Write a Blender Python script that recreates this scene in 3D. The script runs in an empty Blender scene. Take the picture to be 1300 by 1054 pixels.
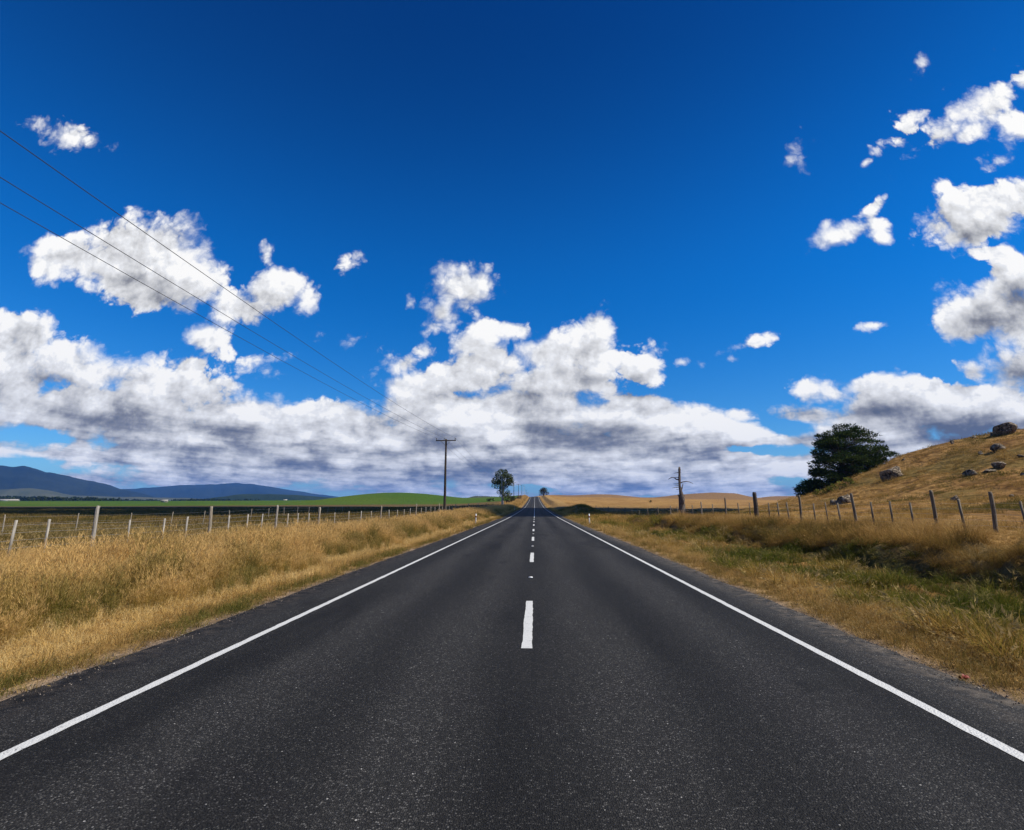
import bpy, math, random
import numpy as np
from mathutils import Vector

random.seed(7)
RNG = np.random.default_rng(11)
scene = bpy.context.scene
COL = scene.collection
R = math.radians

# ----------------------------------------------------------------------------
# camera geometry (photo pixels are 1300 wide; principal point at 650, 482)
# ----------------------------------------------------------------------------
FPX, PX0, PY0 = 665.0, 650.0, 482.0
PITCH, YAW = R(13.53), R(2.43)
CAM = np.array([0.11, 0.0, 1.72])


def ray(px, py):
    a, b = (px - PX0) / FPX, (PY0 - py) / FPX
    fwd = math.cos(PITCH) - b * math.sin(PITCH)
    h = math.sin(PITCH) + b * math.cos(PITCH)
    return np.array([a * math.cos(YAW) - fwd * math.sin(YAW),
                     a * math.sin(YAW) + fwd * math.cos(YAW), h])


def proj(p):
    d = np.asarray(p, float) - CAM
    lat = d[..., 0] * math.cos(YAW) + d[..., 1] * math.sin(YAW)
    fwd = -d[..., 0] * math.sin(YAW) + d[..., 1] * math.cos(YAW)
    z = fwd * math.cos(PITCH) + d[..., 2] * math.sin(PITCH)
    u = -fwd * math.sin(PITCH) + d[..., 2] * math.cos(PITCH)
    return PX0 + FPX * lat / z, PY0 - FPX * u / z


def on_x(px, py, x):
    r = ray(px, py)
    return CAM + r * ((x - CAM[0]) / r[0])


def on_y(px, py, y):
    r = ray(px, py)
    return CAM + r * ((y - CAM[1]) / r[1])


# ----------------------------------------------------------------------------
# value noise
# ----------------------------------------------------------------------------
_T = RNG.random((256, 256))


def vnoise(x, y):
    x = np.asarray(x, float); y = np.asarray(y, float)
    xi = np.floor(x).astype(int); yi = np.floor(y).astype(int)
    fx = x - xi; fy = y - yi
    fx = fx * fx * (3 - 2 * fx); fy = fy * fy * (3 - 2 * fy)
    g = lambda a, b: _T[a & 255, b & 255]
    return ((g(xi, yi) * (1 - fx) + g(xi + 1, yi) * fx) * (1 - fy)
            + (g(xi, yi + 1) * (1 - fx) + g(xi + 1, yi + 1) * fx) * fy)


def fbm(x, y, o=4):
    s, a, n = 0, 1.0, 0
    for k in range(o):
        s = s + a * vnoise(x * 2 ** k + 17.3 * k, y * 2 ** k + 9.1 * k)
        n += a; a *= .5
    return s / n


def sstep(a, b, x):
    t = np.clip((np.asarray(x, float) - a) / (b - a), 0, 1)
    return t * t * (3 - 2 * t)


# ----------------------------------------------------------------------------
# terrain
# ----------------------------------------------------------------------------
def _pchip(xs, ys):
    xs = np.array(xs, float); ys = np.array(ys, float)
    h = np.diff(xs); d = np.diff(ys) / h
    m = np.zeros_like(xs); m[0] = d[0]; m[-1] = d[-1]
    for i in range(1, len(xs) - 1):
        m[i] = 0 if d[i - 1] * d[i] <= 0 else 2 * d[i - 1] * d[i] / (d[i - 1] + d[i])

    def f(x):
        x = np.clip(np.asarray(x, float), xs[0], xs[-1])
        i = np.clip(np.searchsorted(xs, x) - 1, 0, len(h) - 1)
        t = (x - xs[i]) / h[i]
        return ((2 * t**3 - 3 * t**2 + 1) * ys[i] + (t**3 - 2 * t**2 + t) * h[i] * m[i]
                + (-2 * t**3 + 3 * t**2) * ys[i + 1] + (t**3 - t**2) * h[i] * m[i + 1])
    return f


zroad = _pchip([-500, 0, 70, 120, 196, 254, 360, 471, 534, 570, 640, 9000],
               [0, 0, 0, .22, .86, 1.95, 4.6, 8.1, 10.2, 10.75, 10.9, 11.2])
ROAD_L, ROAD_R = -4.85, 4.50
LX = _pchip([-400, -60, -30, -14, -10, -7, -6.2, -5.3, -4.85, 0, 4.5, 5.2, 5.8, 7.4, 9.3, 10.4, 11.2, 12.2, 15, 22, 400],
            [-.1, -.1, .0, .17, .14, .02, -.02, -.06, -.05, -.08, -.05, -.02, 0, -.24, -.21, -.10, .47, .65, .85, .95, .95])
LXF = _pchip([-400, -60, -14, -10, -7, -6.2, -5.3, -4.85, 0, 4.5, 5.2, 5.8, 7.4, 12, 18, 22, 400],
             [-.1, -.1, .5, .4, .1, .0, -.06, -.05, -.08, -.05, -.04, 0, .0, .1, .0, 0, 0])
PHILL = _pchip([14, 20, 27, 35, 45, 49, 54.5, 59, 65, 90, 200],
               [0, .2, .9, 2.6, 6.2, 8.1, 9.9, 11.0, 11.5, 13.5, 14])
WHILL = _pchip([-200, -30, 8, 20, 40, 58, 72, 400], [.5, .3, .22, .28, .50, .8, 1, 1])


def H(x, y, detail=True):
    x = np.asarray(x, float); y = np.asarray(y, float)
    x, y = np.broadcast_arrays(x, y)
    zr = zroad(y)
    side = .45 + .55 * np.exp(-(x / 170.0) ** 2)
    side = np.where(x > 0, .62 + .38 * np.exp(-(x / 170.0) ** 2), side)
    z = zr * side
    far = sstep(45, 75, y)
    lx = x + np.where(x > 7, 1, 0) * (.35 * np.sin(y * .45) + .2 * np.sin(y * 1.1 + 1)) * sstep(7, 9.5, x) * (1 - sstep(13, 15, x))
    z = z + LX(lx) * (1 - far) + LXF(x) * far
    # road cutting: low grassy banks further up
    cut = sstep(170, 260, y) * (1 - sstep(520, 640, y))
    z = z + cut * (1.8 * sstep(6.0, 9.5, x) * (1 - sstep(12, 30, x)) + 1.0 * sstep(6.5, 9.5, -x) * (1 - sstep(13, 40, -x)))
    # little brown mound on the right about 110 m away
    z = z + 1.5 * np.exp(-((x - 10.5) / 3.0) ** 2 - ((y - 125) / 22.0) ** 2)
    # boulder hill on the right
    xe = np.where(y > 72, x - .66 * (y - 72), x)
    z = z + PHILL(xe) * WHILL(y) * (1 - sstep(230, 420, y)) * (1 - sstep(200, 420, x))
    # round green hill on the left
    gx, gy = GH
    r2 = ((x - gx) / 50.0) ** 2 + ((y - gy) / 60.0) ** 2
    z = z + GHH * np.maximum(0, 1 - r2 * .42) ** 2
    # low brown hills far right
    for (hx, hy, hh, sx, sy) in FARHILLS:
        z = z + hh * np.exp(-((x - hx) / sx) ** 2 - ((y - hy) / sy) ** 2)
    # far left plain keeps rising very gently
    z = z + 2.5 * sstep(250, 700, y) * sstep(60, 250, -x)
    if detail:
        off = sstep(4.9, 7, np.abs(x))
        z = z + off * (.10 * (fbm(x * .55, y * .55, 3) - .5))
        dt = sstep(5.8, 6.8, x) * (1 - sstep(13, 15, x)) * (1 - sstep(50, 80, y))
        z = z + dt * .42 * (np.abs(fbm(x * 1.15 + 40, y * 1.15, 3) - .5) * 2 - .25)
        z = z + sstep(17, 30, x) * (1.6 * (fbm(x * .07, y * .09, 4) - .5) + .55 * (fbm(x * .28, y * .45, 3) - .5)) * sstep(-30, 30, y) * (1 - sstep(160, 260, y))
    return z


_g = on_y(497, 626, 430); GH = (_g[0], 430.0)
GHH = 6.6
FARHILLS = []
for (px, py, yy, sx, sy, drop) in [(770, 629, 900, 70, 90, 9), (872, 628, 800, 45, 70, 9), (925, 627, 780, 36, 60, 8.5),
                                   (985, 628, 900, 60, 90, 13), (1060, 629, 850, 80, 90, 14), (1180, 628, 900, 200, 110, 14), (700, 631, 1000, 60, 90, 9)]:
    p = on_y(px, py, yy)
    FARHILLS.append((p[0], yy, max(1.0, p[2] - drop + 1.0), sx, sy))


def hit(px, py, d0=4.0, d1=900.0):
    """Where the ray through a photo pixel meets the terrain."""
    r = ray(px, py); r = r / math.hypot(r[0], r[1])
    t = np.concatenate([np.arange(d0, 120, .1), np.arange(120, d1, .5)])
    P = CAM[None, :] + r[None, :] * t[:, None]
    below = P[:, 2] < H(P[:, 0], P[:, 1])
    k = int(np.argmax(below)) if below.any() else len(t) - 1
    return P[k]
# ----------------------------------------------------------------------------
# object helpers
# ----------------------------------------------------------------------------
def link(o, parent=None):
    COL.objects.link(o)
    if parent is not None:
        o.parent = parent
    return o


def np_mesh(name, verts, faces, mat=None, smooth=False, nside=None, attrs=None):
    """faces: (n,k) int array, or list of such arrays."""
    me = bpy.data.meshes.new(name)
    verts = np.asarray(verts, np.float32)
    fl = faces if isinstance(faces, list) else [faces]
    fl = [np.asarray(f, np.int32) for f in fl if len(f)]
    me.vertices.add(len(verts)); me.vertices.foreach_set('co', verts.ravel())
    nl = sum(f.size for f in fl); npoly = sum(len(f) for f in fl)
    me.loops.add(nl); me.polygons.add(npoly)
    me.loops.foreach_set('vertex_index', np.concatenate([f.ravel() for f in fl]))
    tot = np.concatenate([np.full(len(f), f.shape[1], np.int32) for f in fl])
    st = np.concatenate([[0], np.cumsum(tot)[:-1]]).astype(np.int32)
    me.polygons.foreach_set('loop_start', st)
    me.polygons.foreach_set('loop_total', tot)
    if smooth:
        me.polygons.foreach_set('use_smooth', np.ones(npoly, bool))
    for k, v in (attrs or {}).items():
        v = np.asarray(v, np.float32)
        if v.ndim == 2:
            a = me.attributes.new(k, 'FLOAT_COLOR', 'POINT')
            if v.shape[1] == 3:
                v = np.concatenate([v, np.ones((len(v), 1), np.float32)], 1)
            a.data.foreach_set('color', v.ravel())
        else:
            a = me.attributes.new(k, 'FLOAT', 'POINT')
            a.data.foreach_set('value', v)
    me.update(calc_edges=True)
    if mat:
        me.materials.append(mat)
    return me


def obj(name, me, parent=None, **props):
    o = bpy.data.objects.new(name, me)
    link(o, parent)
    for k, v in props.items():
        if v is not None:
            o[k] = v
    return o


def thing(name, label, cat, loc=(0, 0, 0), group=None):
    o = bpy.data.objects.new(name, None)
    o.empty_display_size = .3
    link(o)
    o.location = loc
    o['label'] = label; o['category'] = cat
    if group:
        o['group'] = group
    return o


def copy_tree(o, parent=None):
    c = o.copy(); COL.objects.link(c); c.parent = parent
    for ch in list(o.children):
        copy_tree(ch, c)
    return c


def tube(path, radii, n=8, cap=True):
    """tapered tube along a polyline -> verts, quads list"""
    path = np.asarray(path, float); m = len(path)
    radii = np.broadcast_to(np.asarray(radii, float), (m,))
    T = np.gradient(path, axis=0); T /= np.linalg.norm(T, axis=1, keepdims=True) + 1e-12
    up = np.array([0, 0, 1.0]) if abs(T[0, 2]) < .9 else np.array([1.0, 0, 0])
    V = []
    N = np.cross(T[0], up); N /= np.linalg.norm(N)
    for i in range(m):
        N = N - T[i] * N.dot(T[i]); N /= np.linalg.norm(N)
        B = np.cross(T[i], N)
        a = np.linspace(0, 2 * math.pi, n, endpoint=False)
        V.append(path[i] + radii[i] * (np.cos(a)[:, None] * N + np.sin(a)[:, None] * B))
    V = np.concatenate(V)
    i = np.arange(m - 1)[:, None] * n; j = np.arange(n)[None, :]; j2 = (j + 1) % n
    Q = np.stack([i + j, i + j2, i + n + j2, i + n + j], -1).reshape(-1, 4)
    F = [Q]
    if cap:
        F.append(np.arange(n)[::-1][None, :]); F.append((np.arange(n) + (m - 1) * n)[None, :])
    return V, F


class MB:
    def __init__(s):
        s.v = []; s.f = []; s.n = 0; s.a = {}

    def add(s, V, F, **attrs):
        V = np.asarray(V, float)
        for f in (F if isinstance(F, list) else [F]):
            s.f.append(np.asarray(f, np.int32) + s.n)
        s.v.append(V)
        for k, val in attrs.items():
            s.a.setdefault(k, []).append(np.broadcast_to(np.asarray(val, float), (len(V),)))
        s.n += len(V)
        return s

    def tube(s, path, radii, n=8, **a):
        return s.add(*tube(path, radii, n), **a)

    def box(s, c, size, rz=0.0, bev=0.0):
        c = np.asarray(c, float); hx, hy, hz = np.asarray(size, float) / 2
        b = min(bev, hx * .9, hy * .9)
        if b > 0:
            ring = np.array([[-hx + b, -hy], [hx - b, -hy], [hx, -hy + b], [hx, hy - b], [hx - b, hy], [-hx + b, hy], [-hx, hy - b], [-hx, -hy + b]])
        else:
            ring = np.array([[-hx, -hy], [hx, -hy], [hx, hy], [-hx, hy]])
        cs, sn = math.cos(rz), math.sin(rz)
        ring = np.stack([ring[:, 0] * cs - ring[:, 1] * sn, ring[:, 0] * sn + ring[:, 1] * cs], 1)
        n = len(ring)
        V = np.concatenate([np.c_[ring, np.full(n, -hz)], np.c_[ring, np.full(n, hz)]]) + c
        j = np.arange(n); j2 = (j + 1) % n
        return s.add(V, [np.stack([j, j2, j2 + n, j + n], 1), j[::-1][None, :], (j + n)[None, :]])

    def mesh(s, name, mat, smooth=False):
        by = {}
        for f in s.f:
            by.setdefault(f.shape[1], []).append(f)
        return np_mesh(name, np.concatenate(s.v), [np.concatenate(x) for x in by.values()], mat, smooth,
                       attrs={k: np.concatenate(v) for k, v in s.a.items()})

    def obj(s, name, mat, parent=None, smooth=False, **props):
        return obj(name, s.mesh(name, mat, smooth), parent, **props)


# ----------------------------------------------------------------------------
# node helpers
# ----------------------------------------------------------------------------
class NT:
    def __init__(s, tree):
        s.t = tree; s.n = tree.nodes; s.l = tree.links

    def new(s, typ, **kw):
        n = s.n.new(typ)
        for k, v in kw.items():
            setattr(n, k, v)
        return n

    def put(s, sock, val):
        if val is None:
            return
        if isinstance(val, bpy.types.NodeSocket):
            s.l.new(val, sock)
        else:
            sock.default_value = val

    def math(s, op, a, b=None, c=None, clamp=False):
        n = s.new('ShaderNodeMath', operation=op, use_clamp=clamp)
        for i, v in enumerate((a, b, c)):
            s.put(n.inputs[i], v)
        return n.outputs[0]

    def vec(s, op, a, b=None, c=None):
        n = s.new('ShaderNodeVectorMath', operation=op)
        for i, v in enumerate((a, b, c)):
            s.put(n.inputs[i], v)
        return n.outputs['Value'] if op in ('LENGTH', 'DOT_PRODUCT', 'DISTANCE') else n.outputs[0]

    def noise(s, vec, scale, detail=4, rough=.55, dist=0.0, out=0, dims='3D', lac=2.0):
        n = s.new('ShaderNodeTexNoise', noise_dimensions=dims)
        s.put(n.inputs['Vector'], vec)
        n.inputs['Scale'].default_value = scale; n.inputs['Detail'].default_value = detail
        n.inputs['Roughness'].default_value = rough; n.inputs['Distortion'].default_value = dist
        n.inputs['Lacunarity'].default_value = lac
        return n.outputs[out]

    def voro(s, vec, scale, feature='F1', out='Distance', detail=0.0, rough=.5, rand=1.0):
        n = s.new('ShaderNodeTexVoronoi', feature=feature)
        s.put(n.inputs['Vector'], vec)
        n.inputs['Scale'].default_value = scale
        n.inputs['Detail'].default_value = detail; n.inputs['Roughness'].default_value = rough
        n.inputs['Randomness'].default_value = rand
        return n.outputs[out]

    def step(s, x, a, b):
        n = s.new('ShaderNodeMapRange', interpolation_type='SMOOTHSTEP')
        s.put(n.inputs[0], x); s.put(n.inputs[1], a); s.put(n.inputs[2], b)
        return n.outputs[0]

    def lin(s, x, a, b, c=0.0, d=1.0):
        n = s.new('ShaderNodeMapRange')
        s.put(n.inputs[0], x); n.inputs[1].default_value = a; n.inputs[2].default_value = b
        n.inputs[3].default_value = c; n.inputs[4].default_value = d
        return n.outputs[0]

    def mix(s, f, a, b, blend='MIX'):
        n = s.new('ShaderNodeMix', data_type='RGBA', blend_type=blend)
        s.put(n.inputs[0], f); s.put(n.inputs[6], _c(a)); s.put(n.inputs[7], _c(b))
        return n.outputs[2]

    def ramp(s, f, stops):
        n = s.new('ShaderNodeValToRGB')
        s.put(n.inputs[0], f)
        e = n.color_ramp.elements
        while len(e) < len(stops):
            e.new(.5)
        for k, (p, c) in enumerate(stops):
            e[k].position = p; e[k].color = _c(c)
        return n.outputs[0]

    def attr(s, name, typ='GEOMETRY', out='Fac'):
        n = s.new('ShaderNodeAttribute', attribute_name=name, attribute_type=typ)
        return n.outputs[out]


def _c(v):
    if isinstance(v, (tuple, list)) and len(v) == 3:
        return (v[0], v[1], v[2], 1.0)
    return v


def material(name):
    m = bpy.data.materials.new(name); m.use_nodes = True
    t = NT(m.node_tree); t.n.clear()
    out = t.new('ShaderNodeOutputMaterial')
    return m, t, out


def principled(t, out, color, rough=.9, spec=.2, normal=None):
    p = t.new('ShaderNodeBsdfPrincipled')
    t.put(p.inputs['Base Color'], _c(color)); t.put(p.inputs['Roughness'], rough)
    t.put(p.inputs['Specular IOR Level'], spec)
    if normal is not None:
        t.put(p.inputs['Normal'], normal)
    t.l.new(p.outputs[0], out.inputs[0])
    return p


def bump(t, h, strength=.5, dist=.02):
    b = t.new('ShaderNodeBump')
    b.inputs['Strength'].default_value = strength; b.inputs['Distance'].default_value = dist
    t.put(b.inputs['Height'], h)
    return b.outputs[0]


def pos(t):
    return t.new('ShaderNodeNewGeometry').outputs['Position']


# ----------------------------------------------------------------------------
# materials
# ----------------------------------------------------------------------------
def mat_ground():
    m, t, out = material('ground')
    P = pos(t)
    base = t.attr('base', out='Color')
    hill = t.attr('hill')
    n1 = t.noise(P, 1.3, 6, .6)
    n2 = t.noise(P, 14, 4, .6)
    n3 = t.noise(P, .12, 4, .55)
    st = t.noise(t.vec('MULTIPLY', P, (.16, .55, 1.6)), 1.0, 5, .6, .8)
    c = t.mix(t.lin(n1, .34, .66), t.vec('MULTIPLY', base, (.52, .48, .40)), t.vec('MULTIPLY', base, (1.3, 1.34, 1.5)))
    c = t.mix(t.lin(n2, .35, .65, 0, .55), c, t.vec('MULTIPLY', c, (.55, .52, .45)))
    dark = t.vec('MULTIPLY', c, (.54, .49, .43))
    c = t.mix(t.math('MULTIPLY', t.step(st, .46, .60), t.math('MULTIPLY', hill, .9)), c, dark)
    green = t.mix(.72, c, (.085, .085, .02))
    c = t.mix(t.math('MULTIPLY', t.step(n3, .50, .64), t.math('MULTIPLY', hill, .6)), c, green)
    h = t.math('ADD', t.math('MULTIPLY', n2, .35), t.math('ADD', t.math('MULTIPLY', n1, 1.0), t.math('MULTIPLY', t.math('MULTIPLY', st, hill), 3.0)))
    principled(t, out, c, .95, .08, bump(t, h, 1.0, .2))
    return m


def mat_asphalt():
    m, t, out = material('asphalt')
    P = pos(t)
    v = t.new('ShaderNodeTexVoronoi'); v.inputs['Scale'].default_value = 84
    t.put(v.inputs['Vector'], P)
    v2 = t.new('ShaderNodeTexVoronoi'); v2.inputs['Scale'].default_value = 38
    t.put(v2.inputs['Vector'], P)
    sep = t.new('ShaderNodeSeparateColor'); t.l.new(v.outputs['Color'], sep.inputs[0])
    sep2 = t.new('ShaderNodeSeparateColor'); t.l.new(v2.outputs['Color'], sep2.inputs[0])
    c = t.ramp(sep.outputs[0], [(0, (.007, .0065, .006)), (.5, (.018, .017, .016)), (.82, (.036, .034, .031)), (.93, (.070, .066, .060)), (1, (.135, .13, .12))])
    c = t.mix(t.lin(v.outputs['Distance'], .3, .75, 0, .85), c, (.008, .0078, .0072))
    spk = t.math('MULTIPLY', t.step(sep2.outputs[1], .984, .992), t.math('LESS_THAN', v2.outputs['Distance'], .24))
    c = t.mix(spk, c, (.30, .29, .27))
    sx = t.new('ShaderNodeSeparateXYZ'); t.put(sx.inputs[0], P)
    X = sx.outputs[0]
    # polished wheel paths, darker binder between them, tar patches
    w = t.noise(t.vec('MULTIPLY', P, (1.0, .12, 1)), .9, 5, .6, .4)
    wheel = t.math('ADD', t.math('MULTIPLY', t.math('COSINE', t.math('MULTIPLY', t.math('ABSOLUTE', X), 3.7)), -.16), t.math('MULTIPLY', w, .85))
    gain = t.lin(wheel, .18, .60, .36, 1.25)
    sl = t.noise(t.vec('MULTIPLY', P, (.55, .16, 1)), .8, 5, .62, 1.2)
    patch = t.step(sl, .56, .66)
    gain = t.math('MULTIPLY', gain, t.math('SUBTRACT', 1.0, t.math('MULTIPLY', patch, .5)))
    c = t.vec('MULTIPLY', c, t.math('MULTIPLY', gain, 1.0))
    # dusty grit towards the edge of the seal
    edge = t.math('MULTIPLY', t.step(t.math('ABSOLUTE', t.math('ADD', X, .17)), 4.0, 4.75), t.step(t.noise(P, 5, 5, .65), .40, .68))
    c = t.mix(t.math('MULTIPLY', edge, .6), c, (.16, .13, .10))
    h = t.math('SUBTRACT', 1.0, v.outputs['Distance'])
    principled(t, out, c, .82, .18, bump(t, h, .9, .012))
    return m


def mat_paint():
    m, t, out = material('road_paint')
    P = pos(t)
    v = t.voro(P, 62)
    n = t.noise(P, 9, 5, .7)
    f = t.math('ADD', t.lin(v, .25, .75, 0, .62), t.lin(n, .50, .78, -.25, .5))
    c = t.mix(t.step(f, .5, .75), t.mix(t.noise(P, 30, 3), (.40, .40, .38), (.56, .56, .54)), (.10, .10, .10))
    principled(t, out, c, .7, .3, bump(t, t.math('SUBTRACT', 1, v), .7, .01))
    return m


def mat_simple(name, c1, c2, scale=6, rough=.85, stretch=(1, 1, 1), bs=.4, bd=.02, spec=.2, lo=.35, hi=.65):
    m, t, out = material(name)
    P = t.new('ShaderNodeTexCoord').outputs['Object']
    n = t.noise(t.vec('MULTIPLY', P, stretch), scale, 6, .62)
    c = t.mix(t.lin(n, lo, hi), c1, c2)
    principled(t, out, c, rough, spec, bump(t, n, bs, bd))
    return m


def mat_grass(name, stops, head=(.42, .30, .13), trans=.35, basecol=None):
    """tint: per clump (0..1); t: along the blade; head: seed heads"""
    m, t, out = material(name)
    tint = t.attr('tint', 'INSTANCER')
    tt = t.attr('t'); hd = t.attr('head'); rnd = t.attr('rnd')
    f = t.math('ADD', tint, t.math('MULTIPLY', t.math('SUBTRACT', rnd, .5), .30), clamp=True)
    c = t.ramp(f, stops)
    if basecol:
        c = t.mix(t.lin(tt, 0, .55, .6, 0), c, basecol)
    c = t.mix(t.math('MULTIPLY', hd, t.lin(tint, .1, .5, .25, .9)), c, head)
    d = t.new('ShaderNodeBsdfDiffuse'); t.put(d.inputs[0], c)
    tr = t.new('ShaderNodeBsdfTranslucent'); t.put(tr.inputs[0], c)
    mx = t.new('ShaderNodeMixShader'); mx.inputs[0].default_value = trans
    t.l.new(d.outputs[0], mx.inputs[1]); t.l.new(tr.outputs[0], mx.inputs[2])
    t.l.new(mx.outputs[0], out.inputs[0])
    return m


def mat_leaf(name, stops, trans=.2):
    m, t, out = material(name)
    c = t.ramp(t.attr('rnd'), stops)
    d = t.new('ShaderNodeBsdfDiffuse'); t.put(d.inputs[0], c)
    tr = t.new('ShaderNodeBsdfTranslucent'); t.put(tr.inputs[0], c)
    mx = t.new('ShaderNodeMixShader'); mx.inputs[0].default_value = trans
    t.l.new(d.outputs[0], mx.inputs[1]); t.l.new(tr.outputs[0], mx.inputs[2])
    t.l.new(mx.outputs[0], out.inputs[0])
    return m


def mat_rock():
    m, t, out = material('boulder_stone')
    P = t.new('ShaderNodeTexCoord').outputs['Object']
    n = t.noise(P, 2.2, 8, .65)
    k = t.noise(P, 5.0, 6, .7)
    v = t.voro(t.vec('ADD', P, t.vec('MULTIPLY', t.noise(P, 2, 3, out=1), (.5, .5, .5))), 1.7, 'DISTANCE_TO_EDGE')
    c = t.ramp(n, [(.3, (.075, .056, .040)), (.5, (.19, .145, .10)), (.68, (.36, .29, .21))])
    c = t.mix(t.step(k, .54, .66), c, (.42, .38, .30))       # pale lichen
    c = t.mix(t.step(k, .42, .33), c, (.05, .045, .03))      # dark lichen
    crack = t.step(v, .06, .0)
    c = t.mix(crack, c, (.03, .026, .02))
    h = t.math('SUBTRACT', t.math('ADD', n, t.math('MULTIPLY', k, .5)), t.math('MULTIPLY', crack, .5))
    principled(t, out, c, .95, .1, bump(t, h, 1.0, .25))
    return m


def mat_plain(name, c, rough=.6, spec=.3):
    m, t, out = material(name)
    n = t.noise(t.new('ShaderNodeTexCoord').outputs['Object'], 25, 4, .6)
    col = t.mix(t.lin(n, .35, .7), tuple(x * .82 for x in c), tuple(min(1, x * 1.08) for x in c))
    principled(t, out, col, rough, spec)
    return m


M = {}
M['ground'] = mat_ground()
M['asphalt'] = mat_asphalt()
M['paint'] = mat_paint()
M['pale_post'] = mat_simple('weathered_pale_post', (.13, .115, .095), (.36, .33, .28), 9, .9, (3, 3, .35), .6, .02)
M['grey_post'] = mat_simple('weathered_grey_post', (.14, .12, .09), (.34, .29, .22), 9, .9, (3, 3, .35), .6, .02)
M['brown_post'] = mat_simple('weathered_brown_post', (.075, .058, .042), (.20, .165, .12), 9, .9, (3, 3, .35), .6, .02)
M['dark_post'] = mat_simple('dark_tarred_post', (.03, .024, .02), (.11, .085, .065), 9, .9, (3, 3, .35), .6, .02)
M['pole_wood'] = mat_simple('pole_wood', (.020, .016, .013), (.06, .046, .035), 5, .85, (4, 4, .2), .5, .02)
M['pole_pale'] = mat_simple('pole_concrete', (.30, .27, .23), (.45, .41, .36), 5, .85, (2, 2, .4), .3, .02)
M['steel_wire'] = mat_plain('galvanised_wire', (.30, .29, .28), .45, .5)
M['dark_wire'] = mat_plain('line_wire', (.025, .025, .028), .5, .4)
M['porcelain'] = mat_plain('insulator_porcelain', (.05, .035, .03), .25, .5)
M['white_plastic'] = mat_plain('white_marker', (.80, .80, .78), .5, .4)
M['dark_band'] = mat_plain('dark_band', (.035, .03, .03), .5, .3)
M['red_reflector'] = mat_plain('red_reflector', (.45, .02, .015), .3, .5)
M['rock'] = mat_rock()
M['bark'] = mat_simple('rough_bark', (.045, .034, .026), (.14, .11, .085), 6, .95, (3, 3, .5), .8, .05)
M['gum_bark'] = mat_simple('pale_gum_bark', (.28, .25, .21), (.60, .56, .50), 3, .8, (2, 2, .4), .4, .03)
M['dead_wood'] = mat_simple('dead_wood', (.035, .028, .024), (.15, .12, .10), 5, .95, (3, 3, .4), .9, .05)
M['pine_leaf'] = mat_leaf('dark_conifer_foliage', [(0, (.012, .022, .008)), (.5, (.034, .055, .014)), (.85, (.065, .090, .022)), (1, (.11, .13, .035))], .15)
M['gum_leaf'] = mat_leaf('gum_foliage', [(0, (.028, .040, .014)), (.6, (.065, .085, .026)), (1, (.14, .15, .05))], .2)
M['bush_leaf'] = mat_leaf('dry_bush_foliage', [(0, (.022, .02, .010)), (.6, (.045, .04, .018)), (1, (.09, .07, .03))], .2)
M['hedge_leaf'] = mat_leaf('hedge_foliage', [(0, (.010, .016, .006)), (1, (.035, .048, .014))], .15)
M['broom_leaf'] = mat_leaf('yellow_green_foliage', [(0, (.05, .06, .012)), (.6, (.12, .13, .025)), (1, (.26, .24, .06))], .3)
# ----------------------------------------------------------------------------
# ground
# ----------------------------------------------------------------------------
def axis(*segs):
    out = []
    for a, b, n in segs:
        out.append(np.linspace(a, b, n, endpoint=False))
    return np.concatenate(out)


def grow(a, b, n):
    return a * (b / a) ** (np.arange(n) / n)


xs_pos = np.concatenate([np.arange(0, 4.2, .6), np.arange(4.2, 16, .16), np.arange(16, 40, .6), np.arange(40, 110, 1.4), grow(110, 14000, 46), [14000]])
xs_neg = np.concatenate([np.arange(.6, 4.4, .6), np.arange(4.5, 15.5, .2), np.arange(15.5, 40, 1.2), np.arange(40, 110, 4), grow(110, 14000, 46), [14000]])
gx_ = np.concatenate([-xs_neg[::-1], xs_pos])
gy_ = np.concatenate([-grow(14000, 20, 18), np.arange(-20, 2, 2), np.arange(2, 30, .3), np.arange(30, 110, .9), np.arange(110, 330, 5),
                      np.arange(330, 1100, 14), grow(1100, 14000, 30), [14000]])
XX, YY = np.meshgrid(gx_, gy_)
ZZ = H(XX, YY)
nx, ny = len(gx_), len(gy_)
idx = np.arange(nx * ny).reshape(ny, nx)
quads = np.stack([idx[:-1, :-1], idx[:-1, 1:], idx[1:, 1:], idx[1:, :-1]], -1).reshape(-1, 4)

STRAW = np.array([.36, .22, .075]); OCHRE = np.array([.26, .14, .040]); BROWN = np.array([.13, .088, .034])
GREEN = np.array([.050, .105, .010]); DULL = np.array([.125, .088, .028]); GRIT = np.array([.17, .13, .095])
DARKF = np.array([.12, .080, .032])


def lerp(a, b, f):
    return a + (b - a) * f[..., None]


nz = fbm(XX * .11, YY * .11, 4)
nz2 = fbm(XX * .7, YY * .7, 3)
base = np.zeros(XX.shape + (3,)) + STRAW
# left: sun-dried verge, rough brown paddock, lush green field beyond the second fence
base = lerp(base, OCHRE, sstep(-5.8, -6.6, XX))
base = lerp(base, lerp(BROWN + 0 * base, DULL, sstep(.4, .65, nz)), sstep(-14, -17, XX))
green_y = 290 + 30 * (fbm(XX * .006, YY * 0 + 3.3, 2) - .5)
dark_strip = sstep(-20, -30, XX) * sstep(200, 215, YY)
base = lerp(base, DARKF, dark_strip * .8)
green = sstep(-12, -16, XX) * sstep(0, 3, YY - green_y)
base = lerp(base, lerp(GREEN + 0 * base, GREEN * np.array([1.5, 1.15, 1.1]), sstep(.35, .7, fbm(XX * .02, YY * .02, 3))), green)
farp = sstep(900, 1400, np.hypot(XX, YY)) * (XX < 0)
base = lerp(base, np.array([.05, .07, .03]), farp)
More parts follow.
